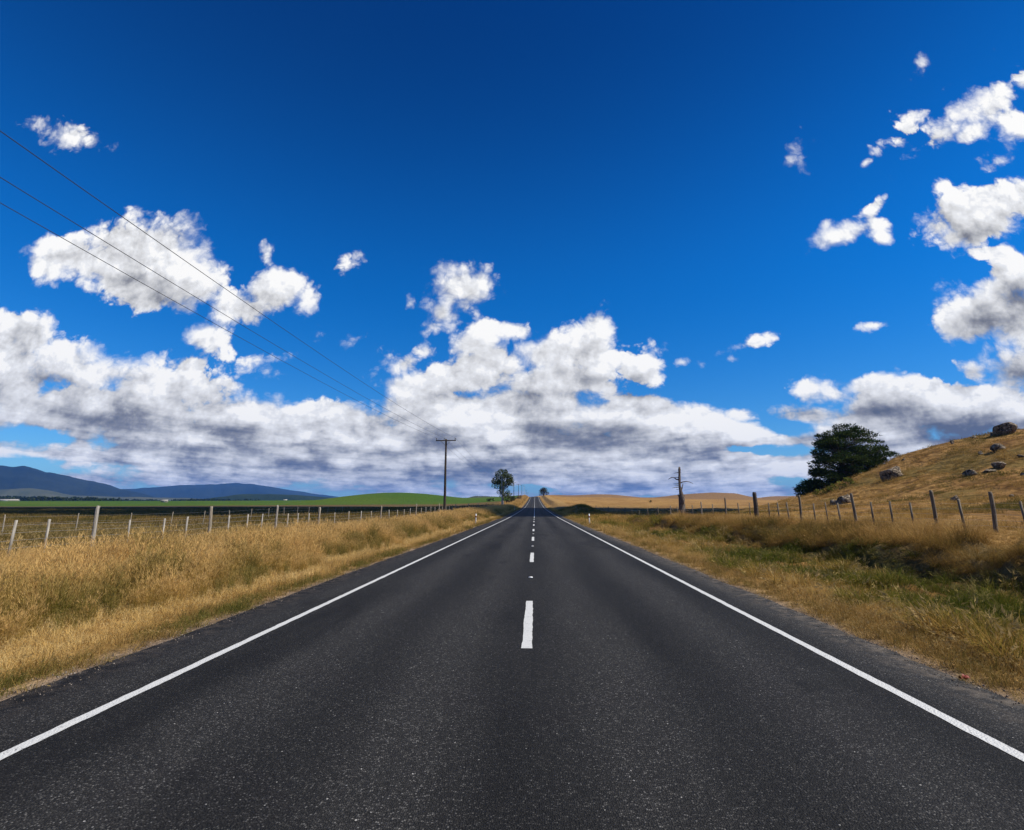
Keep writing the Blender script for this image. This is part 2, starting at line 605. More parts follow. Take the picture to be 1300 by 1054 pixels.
# right: ditch, bank, dry paddock and hill
ditch = sstep(5.8, 6.8, XX) * (1 - sstep(10.4, 11.0, XX)) * (1 - sstep(45, 80, YY))
base = lerp(base, lerp(OCHRE * .75 + 0 * base, np.array([.085, .075, .02]), sstep(.42, .58, nz2)), ditch)
bank = sstep(10.3, 10.9, XX) * (1 - sstep(12.0, 13.5, XX)) * (1 - sstep(45, 80, YY))
base = lerp(base, BROWN * 1.15, bank)
rp = sstep(12, 14, XX)
base = lerp(base, lerp(STRAW * np.array([.95, .90, .80]) + 0 * base, OCHRE, sstep(.4, .65, nz)), rp)
base = lerp(base, OCHRE * 1.2, sstep(24, 45, XX) * (1 - sstep(100, 200, YY)) * .5)
base = lerp(base, np.array([.23, .135, .055]), rp * sstep(500, 700, YY))
midr = sstep(60, 90, YY) * (1 - sstep(200, 240, YY)) * sstep(5, 7, XX)
base = lerp(base, lerp(np.array([.21, .125, .048]) + 0 * base, DULL * 1.4, sstep(.45, .6, nz)), midr * .75 * (1 - sstep(30, 60, XX)))
# gritty strip beside the seal
grit = (1 - sstep(.0, .55, np.maximum(ROAD_L - XX, XX - ROAD_R)))
base = lerp(base, GRIT, grit * .85)
hillw = sstep(19, 30, XX) * sstep(-40, 5, YY) * (1 - sstep(180, 300, YY))
gm = np_mesh('ground', np.stack([XX, YY, ZZ], -1).reshape(-1, 3), quads, M['ground'], True,
             attrs={'base': base.reshape(-1, 3), 'hill': hillw.ravel()})
obj('ground', gm, kind='structure')

# ----------------------------------------------------------------------------
# road: crowned seal with ragged edges, painted lines, raised markers
# ----------------------------------------------------------------------------
ry = np.concatenate([np.arange(-60, 0, 2), np.arange(0, 40, .12), np.arange(40, 120, .6), np.arange(120, 640, 4), np.arange(640, 1400, 30)])
rag = lambda y, s: .11 * (fbm(y * 1.1 + s, y * 0 + s, 4) - .5) + .22 * (fbm(y * .16 + s, y * 0 + 2 * s, 2) - .5)
xe_l = ROAD_L - rag(ry, 3.1); xe_r = ROAD_R + rag(ry, 8.7)
cols = np.linspace(0, 1, 13)
RX = xe_l[:, None] * (1 - cols) + xe_r[:, None] * cols


def road_z(x, y):
    return zroad(y) - .0022 * np.asarray(x) ** 2 + .02


RY = np.repeat(ry[:, None], 13, 1)
RZ = road_z(RX, RY)
RXf = np.concatenate([xe_l[:, None] - .05, RX, xe_r[:, None] + .05], 1)
RYf = np.repeat(ry[:, None], 15, 1)
RZf = np.concatenate([RZ[:, :1] - .12, RZ, RZ[:, -1:] - .12], 1)
ii = np.arange(len(ry) * 15).reshape(len(ry), 15)
rq = np.stack([ii[:-1, :-1], ii[:-1, 1:], ii[1:, 1:], ii[1:, :-1]], -1).reshape(-1, 4)
obj('road', np_mesh('road', np.stack([RXf, RYf, RZf], -1).reshape(-1, 3), rq, M['asphalt'], False), kind='structure')


def stripe(mb, x, w, y0, y1, dy):
    y = np.arange(y0, y1 + 1e-6, dy)
    jl = .012 * (fbm(y * 6, y * 0 + x, 3) - .5) * 2
    jr = .012 * (fbm(y * 6, y * 0 + x + 5, 3) - .5) * 2
    xl = x - w / 2 + jl; xr = x + w / 2 + jr
    V = np.concatenate([np.c_[xl, y, road_z(xl, y) + .004], np.c_[xr, y, road_z(xr, y) + .004]])
    n = len(y); k = np.arange(n - 1)
    mb.add(V, np.stack([k, k + n, k + n + 1, k + 1], 1))


for nm, x in (('edge_line', -3.69), ('edge_line', 3.53)):
    mb = MB()
    stripe(mb, x, .11, -40, 60, .1); stripe(mb, x, .12, 60, 1200, 3)
    mb.obj(nm, M['paint'], kind='structure')
mb = MB()
for k in range(-3, 7):
    y0 = 7.0 + 10.1 * k
    stripe(mb, -.005, .125, y0, y0 + 3.35, .08)
stripe(mb, -.005, .11, 78, 1000, 4)
mb.obj('centre_line', M['paint'], kind='structure')

mb = MB()
mb.box((0, 0, .006), (.10, .09, .012), bev=.015); mb.box((0, 0, .015), (.07, .05, .008), bev=.01)
mk_me = mb.mesh('road_marker', M['white_plastic'])
for k, (yy, lab) in enumerate([(13.5, 'small white raised road marker nearest the viewer, in the first gap between centre dashes'),
                               (23.6, 'small white raised road marker in the second gap between centre dashes'),
                               (33.7, 'small white raised road marker in the third gap between centre dashes')]):
    o = obj('road_marker', mk_me, label=lab, category='road marker', group='raised markers along the centre line')
    o.location = (-.01, yy, float(road_z(0, yy)) + .002)

# ----------------------------------------------------------------------------
# fences
# ----------------------------------------------------------------------------
def post_mesh(h, r, mat, square=False, seed=0):
    rr = random.Random(seed)
    mb = MB()
    if square:
        mb.box((0, 0, h / 2 - .15), (r * 2, r * 1.6, h + .3), rz=rr.uniform(-.3, .3), bev=r * .25)
    else:
        n = 9
        zz = np.array([-.3, .1, h * .5, h * .93, h])
        rad = np.array([1.08, 1.05, 1.0, .95, .78]) * r
        wob = np.array([[rr.uniform(-.012, .012), rr.uniform(-.012, .012)] for _ in zz])
        mb.tube(np.c_[wob, zz], rad, n)
    return mb.mesh('post', mat, False)


def fence(name, label, cat, posts, wires, wire_r=.0028, wire_step=4.0, tops=None, matw='steel_wire'):
    """posts: list of (x, y, mesh, lean_x, lean_y, sink)"""
    root = thing(name, label, cat, (posts[0][0], posts[0][1], float(H(posts[0][0], posts[0][1]))))
    base = Vector(root.location)
    for (x, y, me, lx, ly, sink) in posts:
        o = obj('post', me, root)
        o.location = Vector((x, y, float(H(x, y)) - sink)) - base
        o.rotation_euler = (lx, ly, random.uniform(0, 6.28))
    px = np.array([p[0] for p in posts]); py = np.array([p[1] for p in posts])
    order = np.argsort(py) if np.ptp(py) > np.ptp(px) else np.argsort(px)
    for hgt in wires:
        P = np.c_[px[order], py[order], H(px[order], py[order]) + hgt]
        mb = MB(); mb.tube(P - np.array(base), wire_r, 4)
        mb.obj('wire', M[matw], root)
    return root


# left fence: positions read along the row of posts
def left_x(y):
    return -14.0 + .012 * np.maximum(0, np.asarray(y) - 25)


strain_pale = [post_mesh(1.52, .058, M['pale_post'], False, s) for s in (1, 2)]
strain_dark = [post_mesh(1.5, .066, M['grey_post'], False, s) for s in (3, 4)]
batten = [post_mesh(1.12, .030, M['pale_post'], True, s) for s in (5, 6, 7)]
batten_g = [post_mesh(1.10, .030, M['grey_post'], True, s) for s in (8, 9)]
L_posts = []
left_px = [(-58, 'b'), (-18, 's'), (18, 'b'), (62, 'b'), (121, 's'), (165, 'b'), (208, 'b'), (237, 'b'), (267, 'S'), (290, 'b'), (313, 'b'),
           (331, 'b'), (349, 's'), (363, 'g'), (376, 'b'), (389, 'b'), (402, 'S')]
for px, k in left_px:
    p = on_x(px, 668, -14.0)
    y = p[1]; x = float(left_x(y))
    me = {'s': strain_pale[len(L_posts) % 2], 'S': strain_dark[len(L_posts) % 2], 'b': batten[len(L_posts) % 3], 'g': batten_g[0]}[k]
    L_posts.append((x, y, me, random.uniform(-.03, .03), random.uniform(-.03, .05), random.uniform(-.04, .03)))
y = L_posts[-1][1] + 2.7; k = 1
while y < 210 and len(L_posts) < 72:
    me = strain_dark[k % 2] if k % 5 == 0 else (batten_g[k % 2] if k % 3 else batten[k % 3])
    L_posts.append((float(left_x(y)), y, me, random.uniform(-.04, .04), random.uniform(-.04, .04), random.uniform(-.05, .03)))
    y += 2.7 + .012 * max(0, y - 60); k += 1
fence('post_and_wire_fence', 'weathered wire fence with pale leaning posts behind the tall dry grass left of the road', 'fence',
      L_posts, (.22, .42, .62, .82, 1.02))

# far fence across the brown paddock on the left
far_posts = []
grey_far = [post_mesh(1.25, .032, M['grey_post'], False, s) for s in (11, 12)]
for k in range(16):
    x = -27 - .35 * k; yy = 22 + 5.2 * k
    far_posts.append((x - .25 * k, yy, grey_far[k % 2], random.uniform(-.05, .05), random.uniform(-.06, .06), .02))
fence('wire_fence', 'thin wire fence of spindly grey posts far out across the brown paddock', 'fence', far_posts, (.4, .75, 1.1))

# right fence on top of the bank
tall_r = [post_mesh(1.45, .062, M['brown_post'], False, s) for s in (21, 22)]
small_r = [post_mesh(1.02, .036, M['brown_post'], True, s) for s in (23, 24, 25)]
thick_r = [post_mesh(1.75, .14, M['dark_post'], False, 26)]
mid_r = [post_mesh(1.25, .06, M['brown_post'], False, 27), post_mesh(1.25, .055, M['grey_post'], False, 28)]
R_posts = []
for px, k in [(1345, 'b'), (1302, 'b'), (1262, 'm'), (1223, 'b'), (1188, 't'), (1159, 'b'), (1133, 'b'), (1109, 'b'), (1087, 't'), (1067, 'b'), (1051, 'b'), (1035, 'b'),
              (1017.5, 't'), (1002, 'b'), (989.5, 'b'), (977.5, 'b'), (961, 'K'), (953, 'b'), (939, 'b'), (922.5, 't'), (906, 'b'), (891.5, 'p'), (880, 'b'), (870, 'b'),
              (861, 'b'), (851.7, 'p'), (836.5, 'm'), (823, 'm'), (812, 'b'), (803, 'b'), (794, 'm'), (786, 'b'), (779, 'b'), (773, 'm'), (767, 'b'), (762, 'b'), (757, 'm')]:
    p = on_x(px, 660, 15.0)
    me = {'b': small_r[len(R_posts) % 3], 't': tall_r[len(R_posts) % 2], 'K': thick_r[0], 'm': mid_r[0], 'p': mid_r[1]}[k]
    R_posts.append((15.0, p[1], me, random.uniform(-.03, .03), random.uniform(-.05, .03), random.uniform(-.04, .04)))
fence('post_and_wire_fence', 'grey timber post and wire fence topping the grassy bank right of the road', 'fence',
      R_posts, (.2, .38, .56, .74, .92))

# branch fence climbing away to the left of the round dark tree
B_posts = []
a = hit(981, 642); b = np.array([69.0, 158.0])
for k in range(14):
    f = k / 13.0
    x = 44 + 34 * f; yy = 112 + 26 * f
    B_posts.append((x, yy, small_r[k % 3] if k % 4 else tall_r[0], random.uniform(-.04, .04), random.uniform(-.04, .04), 0))
fence('wire_fence', 'small distant wire fence climbing the dry rise left of the round dark tree', 'fence', B_posts, (.4, .8))

# ----------------------------------------------------------------------------
# power line
# ----------------------------------------------------------------------------
POLE_X, POLE_H = -11.0, 9.75
ARM_OFF = (-1.18, -.22, 1.18)
pole_y = [(-46, 10.0), (66, 9.55), (181, 10.2), (284, 9.9), (366, 9.9), (462, 10.0), (560, 10.0), (690, 10.0), (850, 10.0)]


def make_pole(mat):
    root = thing('power_pole', '', 'power pole')
    MB().tube([(0, 0, -1.2), (0, 0, 0), (.015, 0, 3), (0, 0, 6), (0, 0, POLE_H)], [.19, .175, .158, .138, .115], 12).obj('pole', mat, root, True)
    MB().box((0, -.15, POLE_H - .22), (2.55, .10, .12), bev=.012).obj('crossarm', M['pole_wood'], root)
    for s in (-1, 1):
        MB().tube([(s * .05, -.19, POLE_H - .85), (s * .62, -.19, POLE_H - .26)], .016, 6).obj('brace', M['dark_wire'], root)
    for xo in ARM_OFF:
        z0 = POLE_H - .16
        MB().tube([(xo, -.15, z0 - .02), (xo, -.15, z0 + .07), (xo, -.15, z0 + .08), (xo, -.15, z0 + .13), (xo, -.15, z0 + .14), (xo, -.15, z0 + .20), (xo, -.15, z0 + .25)],
                  [.02, .02, .062, .070, .045, .058, .03], 10).obj('insulator', M['porcelain'], root, True)
    return root


P0 = make_pole(M['pole_wood'])
P1 = make_pole(M['pole_pale'])
pole_lab = {66: 'tall dark timber power pole with crossarm, the nearest one standing in the tall dry grass',
            181: 'pale slim power pole in front of the gum tree trunk',
            284: 'dark power pole with crossarm just right of the gum tree',
            366: 'second small power pole right of the gum tree',
            462: 'third small power pole right of the gum tree, below the crest',
            560: 'tiny power pole at the road crest, fourth right of the gum tree',
            690: 'tiny power pole beyond the crest, fifth right of the gum tree',
            850: 'farthest and smallest power pole beyond the road crest',
            -46: 'timber power pole behind the viewer holding the near ends of the wires'}
tops = []
first = {0: True, 1: True}
for (yy, hh) in pole_y:
    pale = yy in (181, 560)
    src = P1 if pale else P0
    if first[int(pale)]:
        o = src; first[int(pale)] = False
    else:
        o = copy_tree(src)
    z = float(H(POLE_X, yy))
    o.location = (POLE_X, yy, z + hh - POLE_H)
    o.rotation_euler = (0, R(-.35) if yy == 66 else random.uniform(-.01, .01), 0)
    o['label'] = pole_lab[yy]; o['category'] = 'power pole'; o['group'] = 'power poles along the left of the road'
    tops.append((POLE_X, yy, z + hh + .08))
wire_lab = ['outermost of the three dark power lines, farthest from the road',
            'middle of the three dark power lines crossing the left sky',
            'innermost of the three dark power lines, nearest the road']
for k, xo in enumerate(ARM_OFF):
    path = []
    for a, b in zip(tops[:-1], tops[1:]):
        a = np.array(a) + (xo, -.15, 0); b = np.array(b) + (xo, -.15, 0)
        L = b[1] - a[1]; sag = 1.6 * (L / 112) ** 2
        for t in np.linspace(0, 1, 24, endpoint=False):
            path.append(a + (b - a) * t - np.array([0, 0, 4 * sag * t * (1 - t)]))
    path.append(np.array(tops[-1]) + (xo, -.15, 0))
    path = np.array(path)
    mb = MB(); mb.tube(path, .0095, 5)
    mb.obj('power_line', M['dark_wire'], label=wire_lab[k], category='power line', group='wires on the power poles')

# ----------------------------------------------------------------------------
# roadside marker posts
# ----------------------------------------------------------------------------
def make_marker():
    root = thing('marker_post', '', 'marker post')
    mb = MB()
    ring = np.array([(-.055, -.02), (-.03, .022), (.03, .022), (.055, -.02)])
    zz = [-.3, .96, 1.0]
    V = []
    for k, z in enumerate(zz):
        s = .75 if k == 2 else 1
        V.append(np.c_[ring * s, np.full(4, z + (0 if k < 2 else 0))])
    V = np.concatenate(V); j = np.arange(4); j2 = (j + 1) % 4
    F = [np.concatenate([np.stack([j, j2, j2 + 4, j + 4], 1), np.stack([j + 4, j2 + 4, j2 + 8, j + 8], 1)]), np.array([[8, 9, 10, 11]]), np.array([[3, 2, 1, 0]])]
    mb.add(V, F); mb.obj('post', M['white_plastic'], root)
    MB().box((0, -.004, .74), (.122, .058, .15), bev=.01).obj('band', M['dark_band'], root)
    MB().box((0, -.037, .74), (.05, .010, .09), bev=.004).obj('reflector', M['red_reflector'], root)
    return root


mk = make_marker()
for k, (x, yy, lab) in enumerate([(5.15, 50.5, 'white roadside marker post with dark band right of the road, by the grassy ditch'),
                                  (-5.6, 52.0, 'white roadside marker post left of the road, below the tall dry grass'),
                                  (-5.6, 152.0, 'tiny far white roadside marker post left of the road beyond the shaded stretch')]):
    o = mk if k == 0 else copy_tree(mk)
    o.location = (x, yy, float(H(x, yy))); o.rotation_euler = (R(random.uniform(-2, 2)), R(random.uniform(-2, 2)), 0)
    o['label'] = lab; o['category'] = 'marker post'; o['group'] = 'white marker posts along the road edges'

# scrap of red litter on the seal edge
p = hit(1226, 868)
V = []; rr = np.random.default_rng(4)
gxx, gyy = np.meshgrid(np.linspace(-.5, .5, 7), np.linspace(-.5, .5, 6))
zz = .035 * np.sin(gxx * 7) + .03 * np.cos(gyy * 9 + gxx * 4) + rr.normal(0, .008, gxx.shape) + .045
V = np.stack([gxx * .10, gyy * .06, zz * .35], -1).reshape(-1, 3)
ii = np.arange(42).reshape(6, 7)
F = np.stack([ii[:-1, :-1], ii[:-1, 1:], ii[1:, 1:], ii[1:, :-1]], -1).reshape(-1, 4)
o = MB().add(np.concatenate([V, V - (0, 0, .003)]), np.concatenate([F, F[:, ::-1] + 42])).obj(
    'litter', mat_plain('faded_red_wrapper', (.20, .03, .018), .6, .3), label='small crumpled red scrap of litter on the right edge of the road', category='litter')
o.location = (p[0], p[1], float(H(p[0], p[1])) + .03); o.rotation_euler = (0, 0, .4)
# ----------------------------------------------------------------------------
# trees
# ----------------------------------------------------------------------------
def in_poly(px, py, poly):
    poly = np.asarray(poly, float); res = np.zeros(np.shape(px), bool)
    j = len(poly) - 1
    for i in range(len(poly)):
        xi, yi = poly[i]; xj, yj = poly[j]
        c = ((yi > py) != (yj > py)) & (px < (xj - xi) * (py - yi) / (yj - yi + 1e-12) + xi)
        res ^= c; j = i
    return res


def edge_dist(px, py, poly):
    poly = np.asarray(poly, float); d = np.full(np.shape(px), 1e9)
    for i in range(len(poly)):
        a = poly[i - 1]; b = poly[i]; ab = b - a
        t = np.clip(((px - a[0]) * ab[0] + (py - a[1]) * ab[1]) / (ab @ ab), 0, 1)
        d = np.minimum(d, np.hypot(px - a[0] - t * ab[0], py - a[1] - t * ab[1]))
    return d


def leaf_cloud(centers, radii, n_per, size, rng, upsweep=.0, flat=.5, aspect=.35, out_dir=None):
    """many small leaf faces spread through pads; returns MB with 'rnd'"""
    V = []; A = []
    for c, r in zip(centers, radii):
        n = max(4, int(n_per * (r[0] * r[2]) ** .8))
        d = rng.normal(0, 1, (n, 3)); d /= np.linalg.norm(d, axis=1, keepdims=True)
        rad = rng.random(n) ** .45
        P = c + d * rad[:, None] * r
        # orientation: out from the pad centre, tips lifted
        o = d * (1, 1, flat) + rng.normal(0, .35, (n, 3)); o[:, 2] += upsweep
        o /= np.linalg.norm(o, axis=1, keepdims=True)
        s = np.cross(o, rng.normal(0, 1, (n, 3))); s /= np.linalg.norm(s, axis=1, keepdims=True)
        L = size * rng.uniform(.6, 1.3, n)[:, None]
        W = L * aspect
        mid = P + o * L * .5
        q = np.stack([P, mid + s * W, P + o * L, mid - s * W], 1)
        V.append(q.reshape(-1, 3))
        pad = rng.uniform(-.18, .18)
        A.append(np.repeat(np.clip(.5 + pad + rng.normal(0, .2, n), 0, 1), 4))
    V = np.concatenate(V); A = np.concatenate(A)
    F = np.arange(len(V)).reshape(-1, 4)
    return MB().add(V, F, rnd=A)


def silhouette_tree(name, label, poly, dist, base_px, leafmat, barkmat, npads, pad_r, n_per, size, seed, depth=.55, flat=.4,
                    upsweep=.25, trunk_r=.4, holes=(), aspect=.35, parts=('trunk', 'crown'), base_z=None, lean=0):
    rng = np.random.default_rng(seed)
    poly = np.array(poly, float)
    bp = on_y(base_px[0], base_px[1], dist)
    bz = float(H(bp[0], dist)) if base_z is None else base_z
    root = thing(name, label, 'tree', (bp[0], dist, bz))
    mpp = dist / 684.0
    cs, rs = [], []
    x0, y0 = poly.min(0); x1, y1 = poly.max(0)
    tries = 0
    halfw = (x1 - x0) / 2
    while len(cs) < npads and tries < 20000:
        tries += 1
        x = rng.uniform(x0, x1); y = rng.uniform(y0, y1)
        if not in_poly(x, y, poly):
            continue
        e = float(edge_dist(x, y, poly))
        pr = pad_r * rng.uniform(.65, 1.25)
        if e < pr / mpp * .45:
            continue
        if any(math.hypot((x - h[0]) / h[2], (y - h[1]) / h[3]) < 1 for h in holes):
            continue
        dep = rng.uniform(-1, 1) * min(1.0, (e / halfw) ** .5 * 1.3) * halfw * depth * mpp
        p = on_y(x, y, dist + dep)
        cs.append(p - np.array([bp[0], dist, bz])); rs.append(np.array([pr, pr, pr * flat * rng.uniform(.8, 1.3)]))
    mb = leaf_cloud(cs, rs, n_per, size, rng, upsweep, flat, aspect)
    # limbs: trunk with forks that reach the pads
    top = max(c[2] for c in cs); cz = np.mean([c[2] for c in cs])
    tm = MB()
    cx = np.mean([c[0] for c in cs])
    tp = [(0, 0, -.4), (lean * .02, 0, top * .18), (cx * .4, 0, top * .45), (cx * .8, .1, top * .75), (cx, 0, top * .93)]
    tm.tube(tp, [trunk_r * 1.25, trunk_r, trunk_r * .75, trunk_r * .4, trunk_r * .12], 10)
    tp = np.array(tp)
    for c in cs[::2]:
        zz = max(top * .12, min(top * .85, c[2] * rng.uniform(.55, .8)))
        k = np.interp(zz, tp[:, 2], np.arange(len(tp))); i = min(int(k), len(tp) - 2)
        s = tp[i] + (tp[i + 1] - tp[i]) * (k - i)
        mid = (s + c) / 2 + np.array([0, 0, -.08 * np.linalg.norm(c - s)])
        r0 = trunk_r * .26 * (1 - zz / top * .6)
        tm.tube([s, mid, c], [r0, r0 * .6, r0 * .2], 5)
    tm.obj('trunk', M[barkmat], root, True)
    mb.obj('crown', M[leafmat], root)
    return root


# round dark conifer half hidden by the shoulder of the hill
conifer = [(1006, 623), (1020, 612), (1027, 603), (1029, 592), (1032, 580), (1034, 570), (1036, 561), (1037, 552), (1046, 546), (1056, 539), (1068, 537), (1082, 538),
           (1094, 543), (1103, 546), (1112, 548), (1114, 557), (1120, 562), (1127, 572), (1137, 577), (1135, 585), (1124, 590), (1118, 600), (1108, 612), (1085, 622), (1050, 634), (1022, 640), (1012, 632)]
holes = [(1061, 553, 3.2, 2.4), (1080, 557, 2.6, 1.8), (1092, 567, 2.6, 2), (1087, 573, 3, 2), (1093, 578, 3, 2.2), (1069, 589, 4.5, 3), (1060, 597, 6, 4), (1050, 598, 5, 3), (1041, 593, 4, 2.2),
         (1046, 575, 3, 2), (1074, 594, 3, 2), (1101, 586, 3, 2), (1047, 606, 5, 2.4), (1033, 607, 4, 2), (1044, 556, 5, 1.6), (1030, 599, 3, 1.4)]
silhouette_tree('conifer_tree', 'big round dark green conifer leaning over the shoulder of the dry hill', conifer, 84, (1074, 624), 'pine_leaf', 'bark',
                330, 1.0, 430, .38, 3, depth=.6, flat=.30, upsweep=.5, trunk_r=.55, holes=holes, aspect=.13)

gum = [(622, 615), (628, 606), (630, 597), (637, 595.5), (645, 597), (648, 602), (652, 607), (652.5, 615), (648, 622), (650, 629), (642, 632), (640, 635), (634, 631), (632, 622), (625, 618)]
silhouette_tree('gum_tree', 'tall dark gum tree with pale trunk standing beside the road in the distance', gum, 215, (638.5, 637.5), 'gum_leaf', 'gum_bark',
                72, 1.0, 130, .42, 5, depth=.7, flat=.8, upsweep=.0, trunk_r=.34, holes=[(640, 622, 2.2, 3.5), (645, 620, 1.5, 2.5), (634, 619, 1.5, 2)], aspect=.3)


def bush(name, label, px, py, dist, w, h, mat, seed, n=26, size=.35, cat='bush', dens=160, group=None, flat=.9):
    rng = np.random.default_rng(seed)
    p = on_y(px, py, dist); z = float(H(p[0], dist))
    root = thing(name, label, cat, (p[0], dist, z), group)
    cs, rs = [], []
    for k in range(n):
        a = rng.uniform(0, 6.28); r = rng.random() ** .5 * .5
        zz = rng.uniform(.12, .86)
        sh = math.sqrt(max(.05, 1 - (max(0, zz - .35) / .65) ** 2))
        cs.append(np.array([math.cos(a) * r * w * sh, math.sin(a) * r * w * sh, zz * h]))
        q = .17 * min(w, h) * rng.uniform(.7, 1.3)
        rs.append(np.array([q, q, q * flat]))
    tm = MB()
    for k in range(6):
        c = cs[k * 3 % n]
        tm.tube([(0, 0, -.2), c * .5 + (0, 0, .05 * h), c], [.05 * h / 2, .03 * h / 2, .012 * h / 2], 5)
    tm.obj('trunk' if cat == 'tree' else 'stem', M['bark'], root)
    leaf_cloud(cs, rs, dens, size, rng, .15, flat, .35).obj('crown' if cat == 'tree' else 'foliage', M[mat], root)
    return root


bush('round_tree', 'dark rounded tree on the golden bank right of the road crest', 690.2, 632, 505, 8.6, 7.6, 'bush_leaf', 21, 60, .55, 'tree', 26)
bush('clipped_hedge', 'low dark hedge on the green field left of the gum tree', 623, 634, 300, 5.0, 1.7, 'hedge_leaf', 22, 40, .4, 'hedge', 60)
bush('roadside_bush', 'brownish bush right behind the gum tree trunk', 646, 633, 236, 3.4, 3.2, 'bush_leaf', 23, 24, .4, 'bush', 60, 'bushes around the gum tree')
bush('roadside_bush', 'dark low bush by the pole right of the gum tree', 651.5, 632, 272, 3.2, 2.8, 'hedge_leaf', 24, 24, .4, 'bush', 60, 'bushes around the gum tree')
bush('roadside_bush', 'small brown bush between the far power poles', 659, 632.5, 350, 4.0, 2.6, 'bush_leaf', 25, 24, .5, 'bush', 40, 'bushes around the gum tree')
bush('field_shrub', 'tiny dark shrub alone in the tan field left of the dead tree', 826, 637, 330, 1.9, 1.5, 'hedge_leaf', 26, 14, .4, 'bush', 60)
# yellow-green scrub along the hem of the hill below the conifer
for k, (px, py, w, lab) in enumerate([(1040, 629, 1.5, 'yellow green scrub bush at the left end of the row under the conifer'), (1052, 625, 1.6, 'yellow green scrub bush second from the left under the conifer'),
                                      (1066, 619, 1.8, 'yellow green scrub bush third from the left under the conifer'), (1079, 614, 1.7, 'yellow green scrub bush at the right end of the row under the conifer')]):
    p = hit(px, py + 1)
    bush('scrub_bush', lab, px, py, p[1], w, .8, 'broom_leaf', 30 + k, 16, .2, 'bush', 330, 'scrub bushes under the conifer')

# dead tree: broken trunk with spiky branch stubs
DT = 66.0
dp = on_y(865, 652, DT); dz = float(H(dp[0], DT))
root = thing('dead_tree', 'bare dead tree trunk with broken spiky branches behind the right fence', 'tree', (dp[0], DT, dz))


def dpx(zx, zy, dep=0.0):
    """photo zoom (840..900 x 580..670, 11.7x) -> local point"""
    p = on_y(840 + zx / 11.71, 580 + zy / 11.71, DT + dep)
    return p - np.array([dp[0], DT, dz])


tm = MB()
rngd = np.random.default_rng(9)
tp = [dpx(305, 900), dpx(300, 850), dpx(298, 790), dpx(296, 700, .05), dpx(297, 620), dpx(292, 560), dpx(280, 500), dpx(270, 430), dpx(264, 340, .05), dpx(263, 250), dpx(262, 190), dpx(264, 152)]
tm.tube(tp, [.42, .36, .31, .30, .34, .27, .17, .14, .135, .125, .12, .115], 10)
V = tm.v[0]; V += rngd.normal(0, .022, V.shape)
tm.tube([dpx(300, 640), dpx(325, 590), dpx(332, 568)], [.2, .14, .07], 7)
tm.tube([dpx(285, 640), dpx(262, 590), dpx(243, 560)], [.2, .13, .05], 7)
tm.tube([dpx(315, 880), dpx(330, 790), dpx(345, 700)], [.25, .17, .06], 7)
tm.tube([dpx(310, 700, -.2), dpx(322, 650, -.25), dpx(326, 620, -.2)], [.16, .12, .05], 6)
tm.obj('trunk', M['dead_wood'], root, True)
for path, r in [([(262, 345), (215, 335), (190, 312), (150, 305), (118, 325), (98, 335)], 0.0900), ([(250, 310), (200, 308), (160, 310)], 0.0450), ([(280, 388), (310, 375), (365, 366), (410, 374), (450, 390), (468, 400)], 0.0750),
                ([(255, 232), (215, 238), (182, 250)], 0.0525), ([(262, 232), (290, 240)], 0.0600), ([(262, 402), (210, 404), (168, 402)], 0.0525), ([(264, 428), (220, 426), (188, 424)], 0.0450),
                ([(266, 450), (215, 455), (155, 466)], 0.0675), ([(272, 478), (240, 484), (215, 488)], 0.0450), ([(290, 520), (302, 470), (315, 415), (318, 395)], 0.0900), ([(296, 480), (306, 450), (309, 430)], 0.0600)]:
    pts = [dpx(x, y, rngd.uniform(-.35, .35) * (k / len(path))) for k, (x, y) in enumerate(path)]
    MB().tube(pts, np.linspace(r, r * .25, len(pts)), 6).obj('branch', M['dead_wood'], root)

# ----------------------------------------------------------------------------
# boulders on the hill
# ----------------------------------------------------------------------------
def ico(n=4):
    import bmesh
    bm = bmesh.new(); bmesh.ops.create_icosphere(bm, subdivisions=n, radius=1)
    bm.verts.ensure_lookup_table()
    V = np.array([v.co[:] for v in bm.verts]); F = np.array([[v.index for v in f.verts] for f in bm.faces]); bm.free()
    return V, F


IV, IF = ico(4)


def n3(V, s, o):
    return (fbm(V[:, 0] * s + o, V[:, 1] * s + V[:, 2] * s * .7 + o, 4) + fbm(V[:, 2] * s + o * 2, V[:, 0] * s * .6 - V[:, 1] * s, 4)) / 2 - .5


